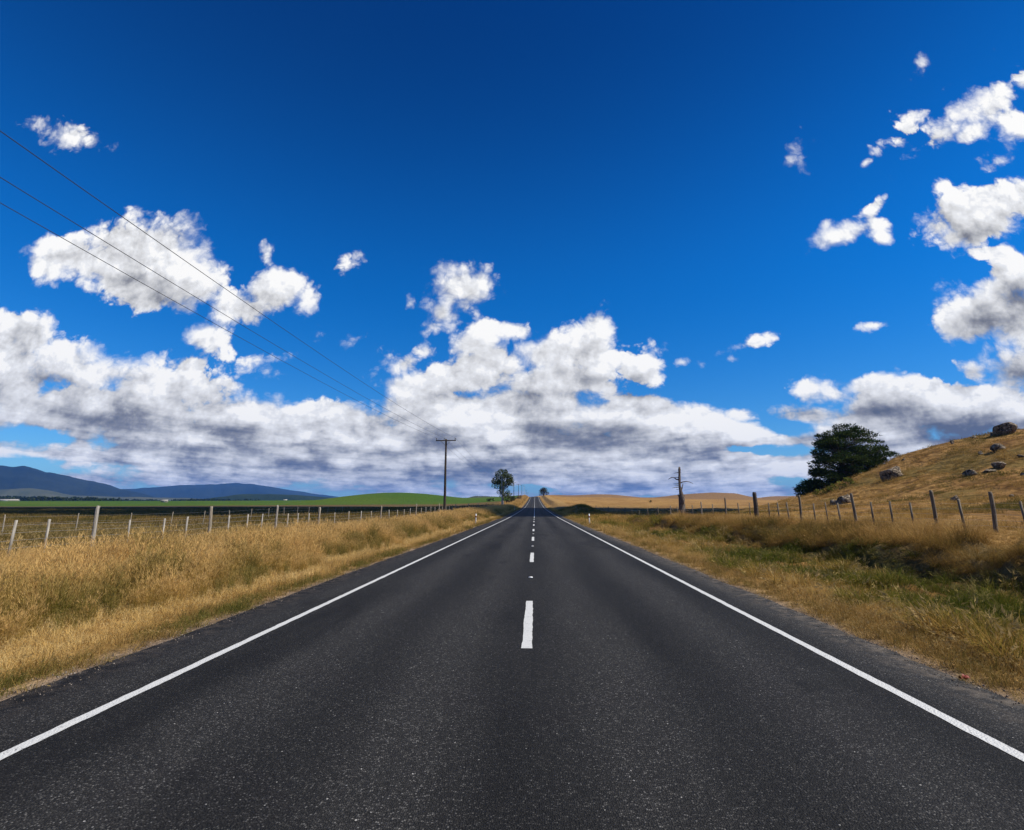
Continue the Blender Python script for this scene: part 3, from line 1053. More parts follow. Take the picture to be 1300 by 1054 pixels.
def boulder(label, px, py, wpx, hpx, seed, tilt=0.0, ang=0.0, depth=.8, sink=.40):
    p = hit(px, py)
    cd_ = p - CAM; az = math.atan2(cd_[0], cd_[1]) + YAW
    zc = math.hypot(cd_[0], cd_[1]) * math.cos(az)
    w = wpx * zc * math.cos(az) / FPX / 2 * .80; h = hpx * zc / FPX / 2 * .92
    V = IV.copy()
    rng = np.random.default_rng(seed)
    # chop flat fracture faces
    for k in range(9):
        nrm = rng.normal(0, 1, 3); nrm /= np.linalg.norm(nrm)
        cut = rng.uniform(.42, .8)
        s = V @ nrm - cut
        V = V - np.maximum(0, s)[:, None] * nrm
    V = V * (1 + .55 * n3(V, 1.3, seed * 3.7)[:, None] + .22 * n3(V, 4.0, seed * 1.9)[:, None])
    V *= (w, w * depth, h * 1.25)
    V[:, :2] *= (1 + .25 * np.clip(-V[:, 2] / h, 0, 1))[:, None]
    ct, st = math.cos(tilt), math.sin(tilt)
    V = np.stack([V[:, 0] * ct - V[:, 2] * st, V[:, 1], V[:, 0] * st + V[:, 2] * ct], 1)
    o = MB().add(V, IF).obj('boulder', M['rock'], None, True, label=label, category='boulder', group='boulders on the dry hill')
    me = o.data
    o.location = (p[0], p[1], p[2] + h * (1 - sink * 2))
    o.rotation_euler = (0, 0, ang - math.atan2(p[0], p[1]))
    return o


boulder('large slanting boulder with pale top right beside the conifer', 1133, 607, 40, 24, 1, .45, .3)
boulder('pale rounded boulder low on the hill below the conifer', 1076, 639, 30, 22, 2, .1)
boulder('small dark flat boulder touching the pale one below the conifer', 1061, 640, 18, 11, 3, .2)
boulder('small pale rounded boulder behind the fence just right of the tall post', 1211, 637, 20, 14, 4, .15)
boulder('pale topped boulder at the upper end of the rock outcrop on the mid slope', 1268, 594, 30, 12, 5, .1, .2, 1.1)
boulder('flat grey boulder in the middle of the rock outcrop on the mid slope', 1255, 599, 26, 7, 6, .05)
boulder('dark boulder at the lower left end of the rock outcrop on the mid slope', 1231, 604, 26, 11, 7, .3)
boulder('dark wedge shaped boulder high on the slope under the skyline', 1267, 572, 26, 13, 8, .55, .1)
boulder('small brown stone left of the wedge shaped boulder', 1245, 577, 9, 7, 9)
boulder('big dark boulder breaking the skyline at the top of the hill', 1279, 551, 42, 19, 10, .1, .4, .9, .22)
boulder('low dark boulder at the left foot of the skyline boulder', 1262, 553, 20, 7, 16, .2, .4, .9, .22)
boulder('low dark rock on the skyline left of the big skyline boulder', 1235, 556, 15, 5, 11)
boulder('small dark rock on the skyline halfway down the hill edge', 1209, 563, 9, 6, 12)
boulder('tiny dark rock on the hill edge above the large slanting boulder', 1148, 584, 8, 4, 13)
boulder('low dark stone at the right picture edge on the upper slope', 1297, 579, 16, 4, 14)
boulder('low dark stone at the right picture edge on the middle slope', 1299, 603, 12, 5, 15)
boulder('mossy low stone at the right picture edge on the lower slope', 1286, 631, 14, 5, 17)
# ----------------------------------------------------------------------------
# grass: clump meshes instanced over points, one stuff object per kind
# ----------------------------------------------------------------------------
def clump(name, mat, n, spread, h, hvar, width, bend, seed, heads=0.0, segs=3, head_len=.16, head_w=.022, droop=None, lie=0.0):
    rng = np.random.default_rng(seed)
    V, F, T, HD, RN = [], [], [], [], []
    nv = 0
    for k in range(n):
        a = rng.uniform(0, 6.283); r = spread * rng.random() ** .6
        b = np.array([math.cos(a) * r, math.sin(a) * r, -.03])
        L = h * (1 + rng.uniform(-hvar, hvar))
        da = a + rng.normal(0, .9)
        lean = abs(rng.normal(0, bend)) + lie
        dirh = np.array([math.cos(da), math.sin(da), 0])
        if droop is not None:
            dirh = dirh * .6 + np.array(droop)
        fa = rng.uniform(0, 6.283)
        side = np.array([math.cos(fa), math.sin(fa), 0])
        w = width * rng.uniform(.6, 1.3)
        pts = []
        for s in np.linspace(0, 1, segs + 1):
            ang = lean * (.35 + .9 * s)
            pts.append(b + dirh * L * s * math.sin(min(ang, 1.5)) + np.array([0, 0, L * s * math.cos(min(ang, 1.5))]))
        rnd = rng.random()
        for i, p in enumerate(pts):
            ww = w * (1 - (i / segs) ** 1.5 * .85) / 2
            V += [p - side * ww, p + side * ww]; T += [i / segs] * 2; HD += [0, 0]; RN += [rnd] * 2
        for i in range(segs):
            F.append([nv + 2 * i, nv + 2 * i + 1, nv + 2 * i + 3, nv + 2 * i + 2])
        nv += 2 * (segs + 1)
        if rng.random() < heads:
            tip = pts[-1]; d = pts[-1] - pts[-2]; d = d / np.linalg.norm(d)
            hl = head_len * rng.uniform(.6, 1.3)
            for q in range(5):
                fa = rng.uniform(0, 6.283)
                sd = np.cross(d, [math.cos(fa), math.sin(fa), .2]); sd /= np.linalg.norm(sd)
                o = tip - d * hl * (.55 - .22 * q * .5) + sd * head_w * .5
                dd = d * .92 + sd * .26
                V += [o - sd * head_w * .5, o + dd * hl * .22, o + sd * head_w * .5 + dd * hl * .12, o + dd * hl * .5]
                F.append([nv, nv + 2, nv + 3, nv + 1]); nv += 4
                T += [1] * 4; HD += [1] * 4; RN += [rnd] * 4
    me = np_mesh(name, np.array(V), np.array(F), mat, False, attrs={'t': np.array(T), 'head': np.array(HD), 'rnd': np.array(RN)})
    return bpy.data.objects.new(name, me)


def scatter(name, clumps, pts, rot, scl, idx, tint):
    coll = bpy.data.collections.new(name + '_clumps')
    for k, o in enumerate(clumps):
        o.name = f'{name}_clump_{k:02d}'
        coll.objects.link(o)
    me = bpy.data.meshes.new(name)
    me.vertices.add(len(pts)); me.vertices.foreach_set('co', np.asarray(pts, np.float32).ravel())
    for nm, typ, key, arr in (('rot', 'FLOAT_VECTOR', 'vector', rot), ('scl', 'FLOAT', 'value', scl), ('idx', 'INT', 'value', idx), ('tint', 'FLOAT', 'value', tint)):
        a = me.attributes.new(nm, typ, 'POINT')
        a.data.foreach_set(key, np.asarray(arr, np.int32 if typ == 'INT' else np.float32).ravel())
    o = obj(name, me, kind='stuff')
    g = bpy.data.node_groups.new(name + '_scatter', 'GeometryNodeTree')
    g.interface.new_socket('Geometry', in_out='INPUT', socket_type='NodeSocketGeometry')
    g.interface.new_socket('Geometry', in_out='OUTPUT', socket_type='NodeSocketGeometry')
    gi = g.nodes.new('NodeGroupInput'); go = g.nodes.new('NodeGroupOutput')
    iop = g.nodes.new('GeometryNodeInstanceOnPoints'); ci = g.nodes.new('GeometryNodeCollectionInfo')
    ci.inputs['Collection'].default_value = coll
    ci.inputs['Separate Children'].default_value = True; ci.inputs['Reset Children'].default_value = True
    iop.inputs['Pick Instance'].default_value = True

    def na(nm, typ):
        n = g.nodes.new('GeometryNodeInputNamedAttribute'); n.data_type = typ
        n.inputs['Name'].default_value = nm
        return n.outputs['Attribute']
    L = g.links
    L.new(gi.outputs[0], iop.inputs['Points']); L.new(ci.outputs[0], iop.inputs['Instance'])
    L.new(na('idx', 'INT'), iop.inputs['Instance Index'])
    er = g.nodes.new('FunctionNodeEulerToRotation'); L.new(na('rot', 'FLOAT_VECTOR'), er.inputs[0]); L.new(er.outputs[0], iop.inputs['Rotation'])
    L.new(na('scl', 'FLOAT'), iop.inputs['Scale'])
    L.new(iop.outputs[0], go.inputs[0])
    md = o.modifiers.new('scatter', 'NODES'); md.node_group = g
    return o


def sample(x0, x1, y0, y1, dens, rng, keep=None):
    n = int((x1 - x0) * (y1 - y0) * dens)
    x = rng.uniform(x0, x1, n); y = rng.uniform(y0, y1, n)
    # drop what the camera cannot see (well outside the picture's sides)
    vis = np.abs(x) < (y + 1.5) * 1.35 + 3
    if keep is not None:
        vis &= keep(x, y)
    return x[vis], y[vis]


def place(name, clumps, parts, rng, tint_fn, scl_fn, tilt=.12, zoff=0.0):
    """parts: list of (x, y, idx_lo, idx_hi, size)"""
    X = np.concatenate([p[0] for p in parts]); Y = np.concatenate([p[1] for p in parts])
    I = np.concatenate([rng.integers(p[2], p[3], len(p[0])) for p in parts])
    S = np.concatenate([np.full(len(p[0]), p[4]) for p in parts])
    Z = H(X, Y) + zoff
    n = len(X)
    rot = np.c_[rng.normal(0, tilt, n), rng.normal(0, tilt, n), rng.uniform(0, 6.283, n)]
    print(name, n)
    return scatter(name, clumps, np.c_[X, Y, Z], rot, S * scl_fn(X, Y, rng), I, np.clip(tint_fn(X, Y, rng), 0, 1))


# ---- tall dry grass on the left -------------------------------------------
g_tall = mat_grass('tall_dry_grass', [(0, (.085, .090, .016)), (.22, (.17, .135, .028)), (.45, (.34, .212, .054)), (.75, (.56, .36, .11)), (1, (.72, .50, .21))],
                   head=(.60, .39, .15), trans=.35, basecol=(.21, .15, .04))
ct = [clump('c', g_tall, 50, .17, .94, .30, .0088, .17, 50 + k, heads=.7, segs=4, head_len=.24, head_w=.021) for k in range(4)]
ctf = [clump('c', g_tall, 40, .42, .92, .28, .022, .24, 60 + k, heads=.7, segs=3, head_len=.2, head_w=.05) for k in range(3)]
rg = np.random.default_rng(101)


def edge_left(y):
    return -6.25 + .55 * (fbm(y * .35, y * 0 + 2, 3) - .5) * 2


kt = lambda x, y: (x < edge_left(y)) & (rg.random(len(x)) < .35 + 1.1 * fbm(x * .5, y * .5, 3))
pt = []
for (y0, y1, d) in [(1.5, 12, 34), (12, 22, 26), (22, 40, 16)]:
    a = sample(-14.8, -5.6, y0, y1, d, rg, kt); pt.append((*a, 0, 4, 1.0))
for (y0, y1, d) in [(40, 75, 7), (75, 130, 5), (130, 260, 2.6)]:
    a = sample(-14.6, -5.6, y0, y1, d, rg, kt); pt.append((*a, 4, 7, 1.0))
a = sample(-12, -6.2, 260, 560, .9, rg); pt.append((*a, 4, 7, 1.0))


def tint_tall(x, y, r):
    n = fbm(x * .35 + 5, y * .35, 3)
    e = sstep(-8.8, -6.2, x)          # greener fringe at the foot of the stand
    yel = sstep(25, 60, y)
    return .50 + 1.0 * (n - .5) + .7 * (fbm(x * 1.5, y * 1.1 + 77, 2) - .5) - .48 * e * sstep(.36, .56, fbm(x * .8, y * .5 + 40, 3)) + .10 * yel + r.normal(0, .10, len(x))


def scl_tall(x, y, r):
    f = .46 + .28 * fbm(x * .4, y * .25 + 9, 3)
    front = sstep(0, 1.3, edge_left(y) - x)
    back = 1 - .58 * sstep(-9.0, -13.2, x)
    far = 1 + .20 * sstep(40, 80, y) - .35 * sstep(150, 260, y)
    return (f * (.55 + .45 * front) * back * far) * np.where(r.random(len(x)) < .12, r.uniform(1.15, 1.5, len(x)), r.uniform(.65, 1.15, len(x)))


place('tall_grass', ct + ctf, pt, rg, tint_tall, scl_tall)

# ---- short verge grass both sides ------------------------------------------
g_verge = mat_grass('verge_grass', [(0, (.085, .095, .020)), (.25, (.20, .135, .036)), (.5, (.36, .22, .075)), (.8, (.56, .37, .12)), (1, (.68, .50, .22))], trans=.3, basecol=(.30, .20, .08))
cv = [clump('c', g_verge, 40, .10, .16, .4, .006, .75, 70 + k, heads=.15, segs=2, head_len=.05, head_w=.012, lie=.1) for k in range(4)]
cvf = [clump('c', g_verge, 36, .34, .20, .4, .020, .7, 80 + k, heads=.1, segs=2, head_len=.06, head_w=.03, lie=.1) for k in range(2)]
el = lambda y: ROAD_L - rag(y, 3.1); er_ = lambda y: ROAD_R + rag(y, 8.7)
pv = []


def kv(x, y):
    dl = np.where(x < 0, el(y) - x, x - er_(y))
    return (dl > -.03) & (rg.random(len(x)) < (.12 + .88 * sstep(.0, .55, dl)) * (.25 + 1.2 * fbm(x * 1.3, y * 1.3, 3)))


for (y0, y1, d) in [(2, 10, 130), (10, 20, 80), (20, 36, 45)]:
    a = sample(-7.0, -4.6, y0, y1, d, rg, kv); pv.append((*a, 0, 4, 1.0))
    a = sample(4.3, 6.3, y0, y1, d, rg, kv); pv.append((*a, 0, 4, .85))
for (y0, y1, d) in [(36, 80, 12), (80, 200, 4.5), (200, 480, 1.3)]:
    a = sample(-7.0, -4.6, y0, y1, d, rg, kv); pv.append((*a, 4, 6, 1.0))
    a = sample(4.3, 6.3, y0, y1, d, rg, kv); pv.append((*a, 4, 6, 1.0))


def tint_verge(x, y, r):
    n = fbm(x * .9 + 2, y * .45, 3)
    left = x < 0
    dl = np.where(left, -4.85 - x, x - 4.5)
    bright = sstep(.5, 1.2, dl)
    t = np.where(left, .33 + .55 * sstep(.45, .85, dl), .36 + .34 * bright)
    t = t - np.where(left, .26, .12) * sstep(.5, .64, n) * (1 - sstep(.8, 1.4, dl))
    return t + .25 * (fbm(x * 2, y * 2, 2) - .5) + r.normal(0, .08, len(x))


place('verge_grass', cv + cvf, pv, rg, tint_verge, lambda x, y, r: (.55 + .9 * fbm(x, y * .6, 3)) * r.uniform(.7, 1.3, len(x)), tilt=.25)

# ---- ditch and bank on the right -------------------------------------------
g_ditch = mat_grass('ditch_grass', [(0, (.055, .075, .010)), (.25, (.125, .125, .020)), (.45, (.22, .165, .034)), (.65, (.36, .215, .058)), (.85, (.52, .33, .11)), (1, (.64, .45, .19))], trans=.3, basecol=(.13, .085, .026))
cd = [clump('c', g_ditch, 60, .15, .24, .45, .009, .85, 90 + k, heads=.04, segs=3, lie=.15) for k in range(4)]
cdf = [clump('c', g_ditch, 44, .42, .36, .45, .024, .75, 95 + k, segs=2, lie=.15) for k in range(2)]
pd = []


def kd(x, y):
    return (x > er_(y) + .95 + .5 * (fbm(y * .4, x * .1, 2) - .5)) & (rg.random(len(x)) < .15 + 1.5 * sstep(.3, .6, fbm(x * .9, y * .9, 3)))


for (y0, y1, d) in [(2.5, 12, 46), (12, 24, 34), (24, 40, 20)]:
    a = sample(5.4, 10.9, y0, y1, d, rg, kd); pd.append((*a, 0, 4, 1.0))
for (y0, y1, d) in [(40, 80, 5), (80, 140, 2.5)]:
    a = sample(5.4, 12, y0, y1, d, rg, kd); pd.append((*a, 4, 6, 1.0))


def tint_ditch(x, y, r):
    n = fbm(x * .55 + 31, y * .30, 4)
    t = np.minimum(.27 + 1.9 * (n - .45), .58)
    t = t + .22 * sstep(20, 34, y) * (fbm(x * .3, y * .1 + 7, 2) - .1)
    return t + r.normal(0, .10, len(x))


place('ditch_grass', cd + cdf, pd, rg, tint_ditch, lambda x, y, r: (.30 + .95 * sstep(.3, .7, fbm(x * 1.15 + 3, y * 1.15, 3))) * r.uniform(.75, 1.3, len(x)), tilt=.25)

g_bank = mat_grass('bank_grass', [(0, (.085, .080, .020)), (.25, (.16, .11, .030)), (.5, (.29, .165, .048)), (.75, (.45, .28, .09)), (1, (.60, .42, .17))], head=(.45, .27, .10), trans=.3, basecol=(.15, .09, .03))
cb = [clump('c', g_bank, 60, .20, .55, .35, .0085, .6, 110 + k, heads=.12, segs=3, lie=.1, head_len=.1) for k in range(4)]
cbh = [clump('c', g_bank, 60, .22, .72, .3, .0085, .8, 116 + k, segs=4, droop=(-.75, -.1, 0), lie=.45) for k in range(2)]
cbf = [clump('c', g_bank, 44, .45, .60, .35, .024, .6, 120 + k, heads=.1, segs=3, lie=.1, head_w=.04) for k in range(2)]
pb = []


def kb(x, y):
    return (x > 10.95 + .5 * (fbm(y * .6, x * 0 + 4, 3) - .5) * 2) & (rg.random(len(x)) < .2 + 1.2 * fbm(x * .8 + 9, y * .8, 3))


for (y0, y1, d) in [(3, 14, 26), (14, 26, 22), (26, 46, 15)]:
    a = sample(10.6, 15.4, y0, y1, d, rg, kb); pb.append((*a, 0, 4, 1.0))
for (y0, y1, d) in [(46, 80, 6), (80, 150, 2.5)]:
    a = sample(9.5, 15.5, y0, y1, d, rg); pb.append((*a, 6, 8, .8))


def tint_bank(x, y, r):
    n = fbm(x * .6 + 11, y * .4 + 3, 3)
    return .50 + 1.0 * (n - .5) + .16 * sstep(12.5, 14.5, x) - .12 * (1 - sstep(10.9, 11.8, x)) + r.normal(0, .10, len(x))


def scl_bank(x, y, r):
    return (.36 + .62 * sstep(.25, .75, fbm(x * .9 + 21, y * .8, 3))) * (1 - .40 * sstep(12.2, 14.0, x)) * r.uniform(.8, 1.25, len(x)) * (1 - .25 * sstep(40, 60, y))


place('bank_grass', cb + cbh + cbf, pb, rg, tint_bank, scl_bank, tilt=.18)
# the overhanging lip keeps its droop towards the road (no spin)
yl = np.arange(4, 46, .055); xl = 11.05 + .35 * (fbm(yl * .6, yl * 0 + 4, 3) - .5) * 2 + rg.uniform(-.25, .35, len(yl))
n = len(yl)
scatter('overhanging_grass', [o.copy() for o in cbh], np.c_[xl, yl, H(xl, yl) + .02], np.c_[rg.normal(0, .12, n), rg.normal(0, .12, n), rg.normal(0, .5, n)],
        rg.uniform(.4, .85, n) * (.6 + .6 * fbm(yl * .5, yl * 0, 3)), rg.integers(0, 2, n), np.clip(.36 + .6 * (fbm(yl * .5 + 3, yl * 0, 3) - .5) + rg.normal(0, .1, n), 0, 1))

# ---- paddocks ----------------------------------------------------------------
g_pad = mat_grass('paddock_grass', [(0, (.065, .068, .016)), (.3, (.12, .088, .026)), (.55, (.21, .135, .042)), (.8, (.36, .24, .085)), (1, (.52, .37, .15))], trans=.3, basecol=(.11, .08, .03))
cp = [clump('c', g_pad, 40, .28, .40, .45, .012, .55, 130 + k, heads=.2, segs=3, lie=.1, head_w=.03) for k in range(3)]
cpf = [clump('c', g_pad, 34, .7, .42, .4, .04, .55, 135 + k, segs=2, lie=.1) for k in range(2)]
pp = []
kpad = lambda x, y: rg.random(len(x)) < .1 + 1.4 * sstep(.35, .65, fbm(x * .35 + 50, y * .35, 3))
a = sample(-40, -14.3, 6, 40, 6, rg, kpad); pp.append((*a, 0, 3, 1.0))
a = sample(-110, -14.3, 40, 110, 1.1, rg, kpad); pp.append((*a, 3, 5, 1.0))
a = sample(-220, -14.3, 110, 210, .35, rg, kpad); pp.append((*a, 3, 5, 1.2))
place('paddock_grass', cp + cpf, pp, rg, lambda x, y, r: .36 + .9 * (fbm(x * .12 + 8, y * .2, 3) - .5) + .22 * (1 - sstep(-15, -22, x)) * (x < 0) + r.normal(0, .1, len(x)),
      lambda x, y, r: (.45 + .7 * fbm(x * .3, y * .3 + 70, 3)) * r.uniform(.7, 1.3, len(x)))

g_hill = mat_grass('hill_grass', [(0, (.080, .082, .018)), (.25, (.17, .125, .034)), (.5, (.32, .19, .055)), (.8, (.46, .29, .09)), (1, (.58, .40, .16))], trans=.3, basecol=(.24, .145, .045))
ch = [clump('c', g_hill, 44, .22, .20, .45, .012, .7, 140 + k, segs=2, heads=.1, head_len=.06, lie=.12) for k in range(3)]
chf = [clump('c', g_hill, 40, .55, .22, .45, .03, .7, 145 + k, segs=2, lie=.12) for k in range(2)]
ph = []
kh = lambda x, y: rg.random(len(x)) < .12 + 1.4 * sstep(.38, .62, fbm(x * .3 + 80, y * .5, 4))
a = sample(14.6, 34, 6, 34, 9, rg, kh); ph.append((*a, 0, 3, 1.0))
a = sample(14.6, 80, 34, 62, 4.5, rg, kh); ph.append((*a, 3, 5, .8))
a = sample(14.6, 100, 62, 125, 2.4, rg, kh); ph.append((*a, 3, 5, 1.0))
place('hill_grass', ch + chf, ph, rg, lambda x, y, r: .50 + 1.2 * (fbm(x * .13 + 8, y * .26, 4) - .5) - .42 * sstep(.52, .66, fbm(x * .05 + 60, y * .12, 3)) + .2 * (1 - sstep(17, 24, x)) + r.normal(0, .09, len(x)),
      lambda x, y, r: (.5 + .8 * fbm(x * .4, y * .4 + 170, 3)) * r.uniform(.7, 1.3, len(x)), tilt=.25)

# ---- grit beside the seal -----------------------------------------------------
gr_m, gt, gout = material('road_grit')
principled(gt, gout, gt.ramp(gt.attr('tint', 'INSTANCER'), [(0, (.05, .04, .035)), (.6, (.14, .11, .085)), (1, (.27, .23, .19))]), .9, .2)
st = []
for k in range(3):
    V, F = ico(1); rr = np.random.default_rng(200 + k)
    V = V * rr.uniform(.6, 1.1, (len(V), 1)) * (1, .8, .6)
    st.append(bpy.data.objects.new('c', MB().add(V, F).mesh('stone', gr_m)))
n = 6000
yy = 3 + 34 * rg.random(n) ** 1.5
lft = rg.random(n) < .5
off = np.abs(rg.normal(0, .26, n)) - .30 * rg.random(n) ** 2
xx = np.where(lft, el(yy) - off, er_(yy) + off)
zz = np.where(off < .02, road_z(xx, yy) + .002, H(xx, yy) + .004)
scatter('road_grit', st, np.c_[xx, yy, zz], rg.uniform(0, 6.28, (n, 3)), rg.uniform(.004, .013, n) * rg.uniform(.6, 1.4, n), rg.integers(0, 3, n), rg.random(n))
# ----------------------------------------------------------------------------
# far land: mountains, dark forested ridge, woodland strips, farm buildings
# ----------------------------------------------------------------------------
def mat_forest(name, c1, c2, scale):
    m, t, out = material(name)
    P = pos(t)
    n = t.noise(P, scale, 8, .65); n2 = t.noise(P, scale * 9, 4, .6)
    c = t.mix(t.lin(n, .35, .65), c1, c2)
    principled(t, out, c, 1.0, .05, bump(t, t.math('ADD', n, t.math('MULTIPLY', n2, .3)), .8, 25))
    return m


M['forest'] = mat_forest('mountain_forest', (.006, .010, .008), (.018, .024, .018), .002)
M['ridge_forest'] = mat_forest('ridge_forest', (.010, .020, .010), (.022, .034, .016), .004)
M['foothill'] = mat_forest('foothill', (.045, .055, .035), (.08, .08, .045), .004)


def ridge(name, prof, dist, depth, mat, seed, rough=.10, nx_=240, ny_=26, base_drop=40):
    prof = np.array(prof, float)
    px = np.linspace(prof[0, 0], prof[-1, 0], nx_)
    f = _pchip(prof[:, 0], prof[:, 1])
    V = []
    for j in range(ny_):
        v = j / (ny_ - 1) * 2 - 1            # -1 front foot, 0 crest, 1 back foot
        for i, p in enumerate(px):
            r = ray(p, float(f(p)))
            d = math.hypot(r[0], r[1]); r = r / d
            dd = dist + depth * v
            crest = CAM[2] + r[2] * dist
            base = -base_drop * .25
            s = i / nx_ * 14
            prof_h = (1 - abs(v) ** 1.25) if v < 0 else (1 - v ** 1.6)
            spur = 1 + rough * 5 * (fbm(np.array(s * 1.7), np.array(v * 1.2 + seed), 4) - .5) * (1 - (1 - abs(v)) ** 6)
            z = base + (crest - base) * prof_h * float(spur) + rough * (crest - base) * .25 * float(fbm(np.array(s * 6.0), np.array(v * 5.0 + seed), 3) - .5)
            V.append((CAM[0] + r[0] * dd, CAM[1] + r[1] * dd, z))
    ii = np.arange(nx_ * ny_).reshape(ny_, nx_)
    F = np.stack([ii[:-1, :-1], ii[:-1, 1:], ii[1:, 1:], ii[1:, :-1]], -1).reshape(-1, 4)
    return obj(name, np_mesh(name, V, F, mat, True), kind='structure')


ridge('mountain', [(-420, 628), (-250, 612), (-120, 598), (-30, 586), (8, 591.5), (16, 592), (27, 590.5), (36, 592), (52, 597), (80, 604), (110, 610), (138, 615), (155, 621), (185, 628), (215, 637)],
      5200, 1500, M['forest'], 3.0)
ridge('mountain', [(40, 636), (120, 626), (150, 621.5), (170, 620), (205, 618), (240, 615.5), (270, 614.5), (296, 613.2), (325, 616), (355, 620), (395, 626), (430, 631), (470, 637)],
      7600, 2000, M['forest'], 8.0, .08)
ridge('foothill', [(-300, 634), (-100, 626), (0, 621), (40, 619.5), (62, 622), (90, 628), (120, 630), (170, 631), (230, 632), (290, 635)], 3300, 600, M['foothill'], 5.0)
ridge('wooded_hill', [(225, 637), (262, 633), (285, 630), (310, 627.2), (335, 627), (365, 628), (400, 630), (430, 632), (470, 632.5), (520, 633.5), (580, 636)], 2300, 380, M['ridge_forest'], 6.0, .05)
ridge('far_hill', [(540, 636), (590, 632.5), (606, 629.6), (630, 630.5), (670, 634)], 1500, 200, M['foothill'], 7.0, .03)

# strips of woodland at the foot of the hills: far-off mass
rngw = np.random.default_rng(77)
cs, rs = [], []
for (pa, pb_, d, hh, n) in [(-80, 120, 1500, 9, 120), (120, 260, 1750, 8, 90), (40, 150, 1250, 6, 50), (230, 330, 1500, 7, 60), (-20, 60, 1900, 14, 50)]:
    for k in range(n):
        p = rngw.uniform(pa, pb_); dd = d + rngw.uniform(-25, 25)
        r = ray(p, 637); r = r / math.hypot(r[0], r[1])
        x, y = CAM[0] + r[0] * dd, CAM[1] + r[1] * dd
        h = hh * rngw.uniform(.6, 1.2)
        cs.append(np.array([x, y, float(H(x, y)) + h * .5])); rs.append(np.array([h * .8, h * .8, h * .55]))
leaf_cloud(cs, rs, 5, 4.0, rngw, .1, .8, .5).obj('distant_woodland', M['hedge_leaf'], kind='stuff')


def shed(label, px, py, dist, L, W, Hh, ang):
    r = ray(px, py); r = r / math.hypot(r[0], r[1])
    x, y = CAM[0] + r[0] * dist, CAM[1] + r[1] * dist
    root = thing('farm_shed', label, 'shed', (x, y, float(H(x, y))), 'far farm sheds')
    root.rotation_euler = (0, 0, ang)
    mb = MB()
    V = np.array([(-L / 2, -W / 2, -.5), (L / 2, -W / 2, -.5), (L / 2, W / 2, -.5), (-L / 2, W / 2, -.5), (-L / 2, -W / 2, Hh), (L / 2, -W / 2, Hh), (L / 2, W / 2, Hh), (-L / 2, W / 2, Hh),
                  (-L / 2, 0, Hh * 1.35), (L / 2, 0, Hh * 1.35)])
    mb.add(V, [np.array([[0, 1, 5, 4], [2, 3, 7, 6], [3, 2, 1, 0]]), np.array([[1, 2, 6, 9, 5], [3, 0, 4, 8, 7]])])
    mb.obj('wall', M['shed_wall'], root)
    mb = MB(); e = .35; t = .12
    for s in (-1, 1):
        a = np.array([(-L / 2 - e, s * (W / 2 + e), Hh - .12), (L / 2 + e, s * (W / 2 + e), Hh - .12), (L / 2 + e, 0, Hh * 1.35 + .06), (-L / 2 - e, 0, Hh * 1.35 + .06)])
        mb.add(np.concatenate([a, a + (0, 0, t)]), np.array([[0, 1, 2, 3], [7, 6, 5, 4], [0, 4, 5, 1], [1, 5, 6, 2], [2, 6, 7, 3], [3, 7, 4, 0]]))
    mb.obj('roof', M['shed_roof'], root)
    MB().box((0, -W / 2 - .03, Hh * .38), (L * .22, .05, Hh * .76)).obj('door', M['shed_door'], root)


M['shed_wall'] = mat_plain('shed_cladding', (.42, .37, .30), .6, .3)
M['shed_roof'] = mat_plain('shed_roofing', (.42, .38, .33), .5, .4)
M['shed_door'] = mat_plain('shed_door', (.25, .26, .27), .6, .3)
shed('tiny white farm shed on the green field left of the green hill', 362, 637, 900, 5, 4, 2.6, .3)
shed('long pale farm shed at the left edge below the mountain', 8, 636, 1150, 30, 10, 3.0, .5)
shed('low pale farm shed among dark trees under the mountain slope', 122, 637, 1300, 18, 9, 2.6, .7)
shed('far pale farm shed beyond the green field, middle of the far row', 250, 637, 1400, 20, 8, 2.6, .5)
shed('small grey shed at the edge of the brown paddock', 208, 642, 560, 5, 3, 1.5, .4)

# ----------------------------------------------------------------------------
# sun direction, the cloud that shades the middle of the valley, haze
# ----------------------------------------------------------------------------
SUN_AZ, SUN_EL = R(101), R(48)      # azimuth from +Y (road direction) towards +X
SD = np.array([math.cos(SUN_EL) * math.sin(SUN_AZ), math.cos(SUN_EL) * math.cos(SUN_AZ), math.sin(SUN_EL)])


def cloud_body(name, ground_c, half, alt, seed):
    """a long flat-bottomed cumulus; its shade falls on ground_c (x, y)"""
    c = np.array([ground_c[0], ground_c[1], 0]) + SD * (alt / SD[2])
    V, F = ico(5)
    n = np.array([fbm(V[:, 0] * 3 + seed + V[:, 2], V[:, 1] * 2 + seed - V[:, 2], 4)])[0]
    V = V * (1 + .7 * (n - .5))[:, None]
    V = V * half
    V[:, 2] = np.where(V[:, 2] < 0, V[:, 2] * .35, V[:, 2])
    o = MB().add(V, F).obj(name, M['cloud'], None, True, kind='structure')
    o.location = c
    return o


m, t, out = material('cloud'); 
d = t.new('ShaderNodeBsdfDiffuse'); d.inputs[0].default_value = (.9, .9, .9, 1)
tr = t.new('ShaderNodeBsdfTranslucent'); tr.inputs[0].default_value = (.9, .9, .9, 1)
mx = t.new('ShaderNodeMixShader'); mx.inputs[0].default_value = .5
t.l.new(d.outputs[0], mx.inputs[1]); t.l.new(tr.outputs[0], mx.inputs[2]); t.l.new(mx.outputs[0], out.inputs[0])
M['cloud'] = m
cloud_body('cloud', (-20, 140), (115, 58, 45), 620, 2.0)
cloud_body('cloud', (-245, 214), (190, 50, 45), 640, 5.0)

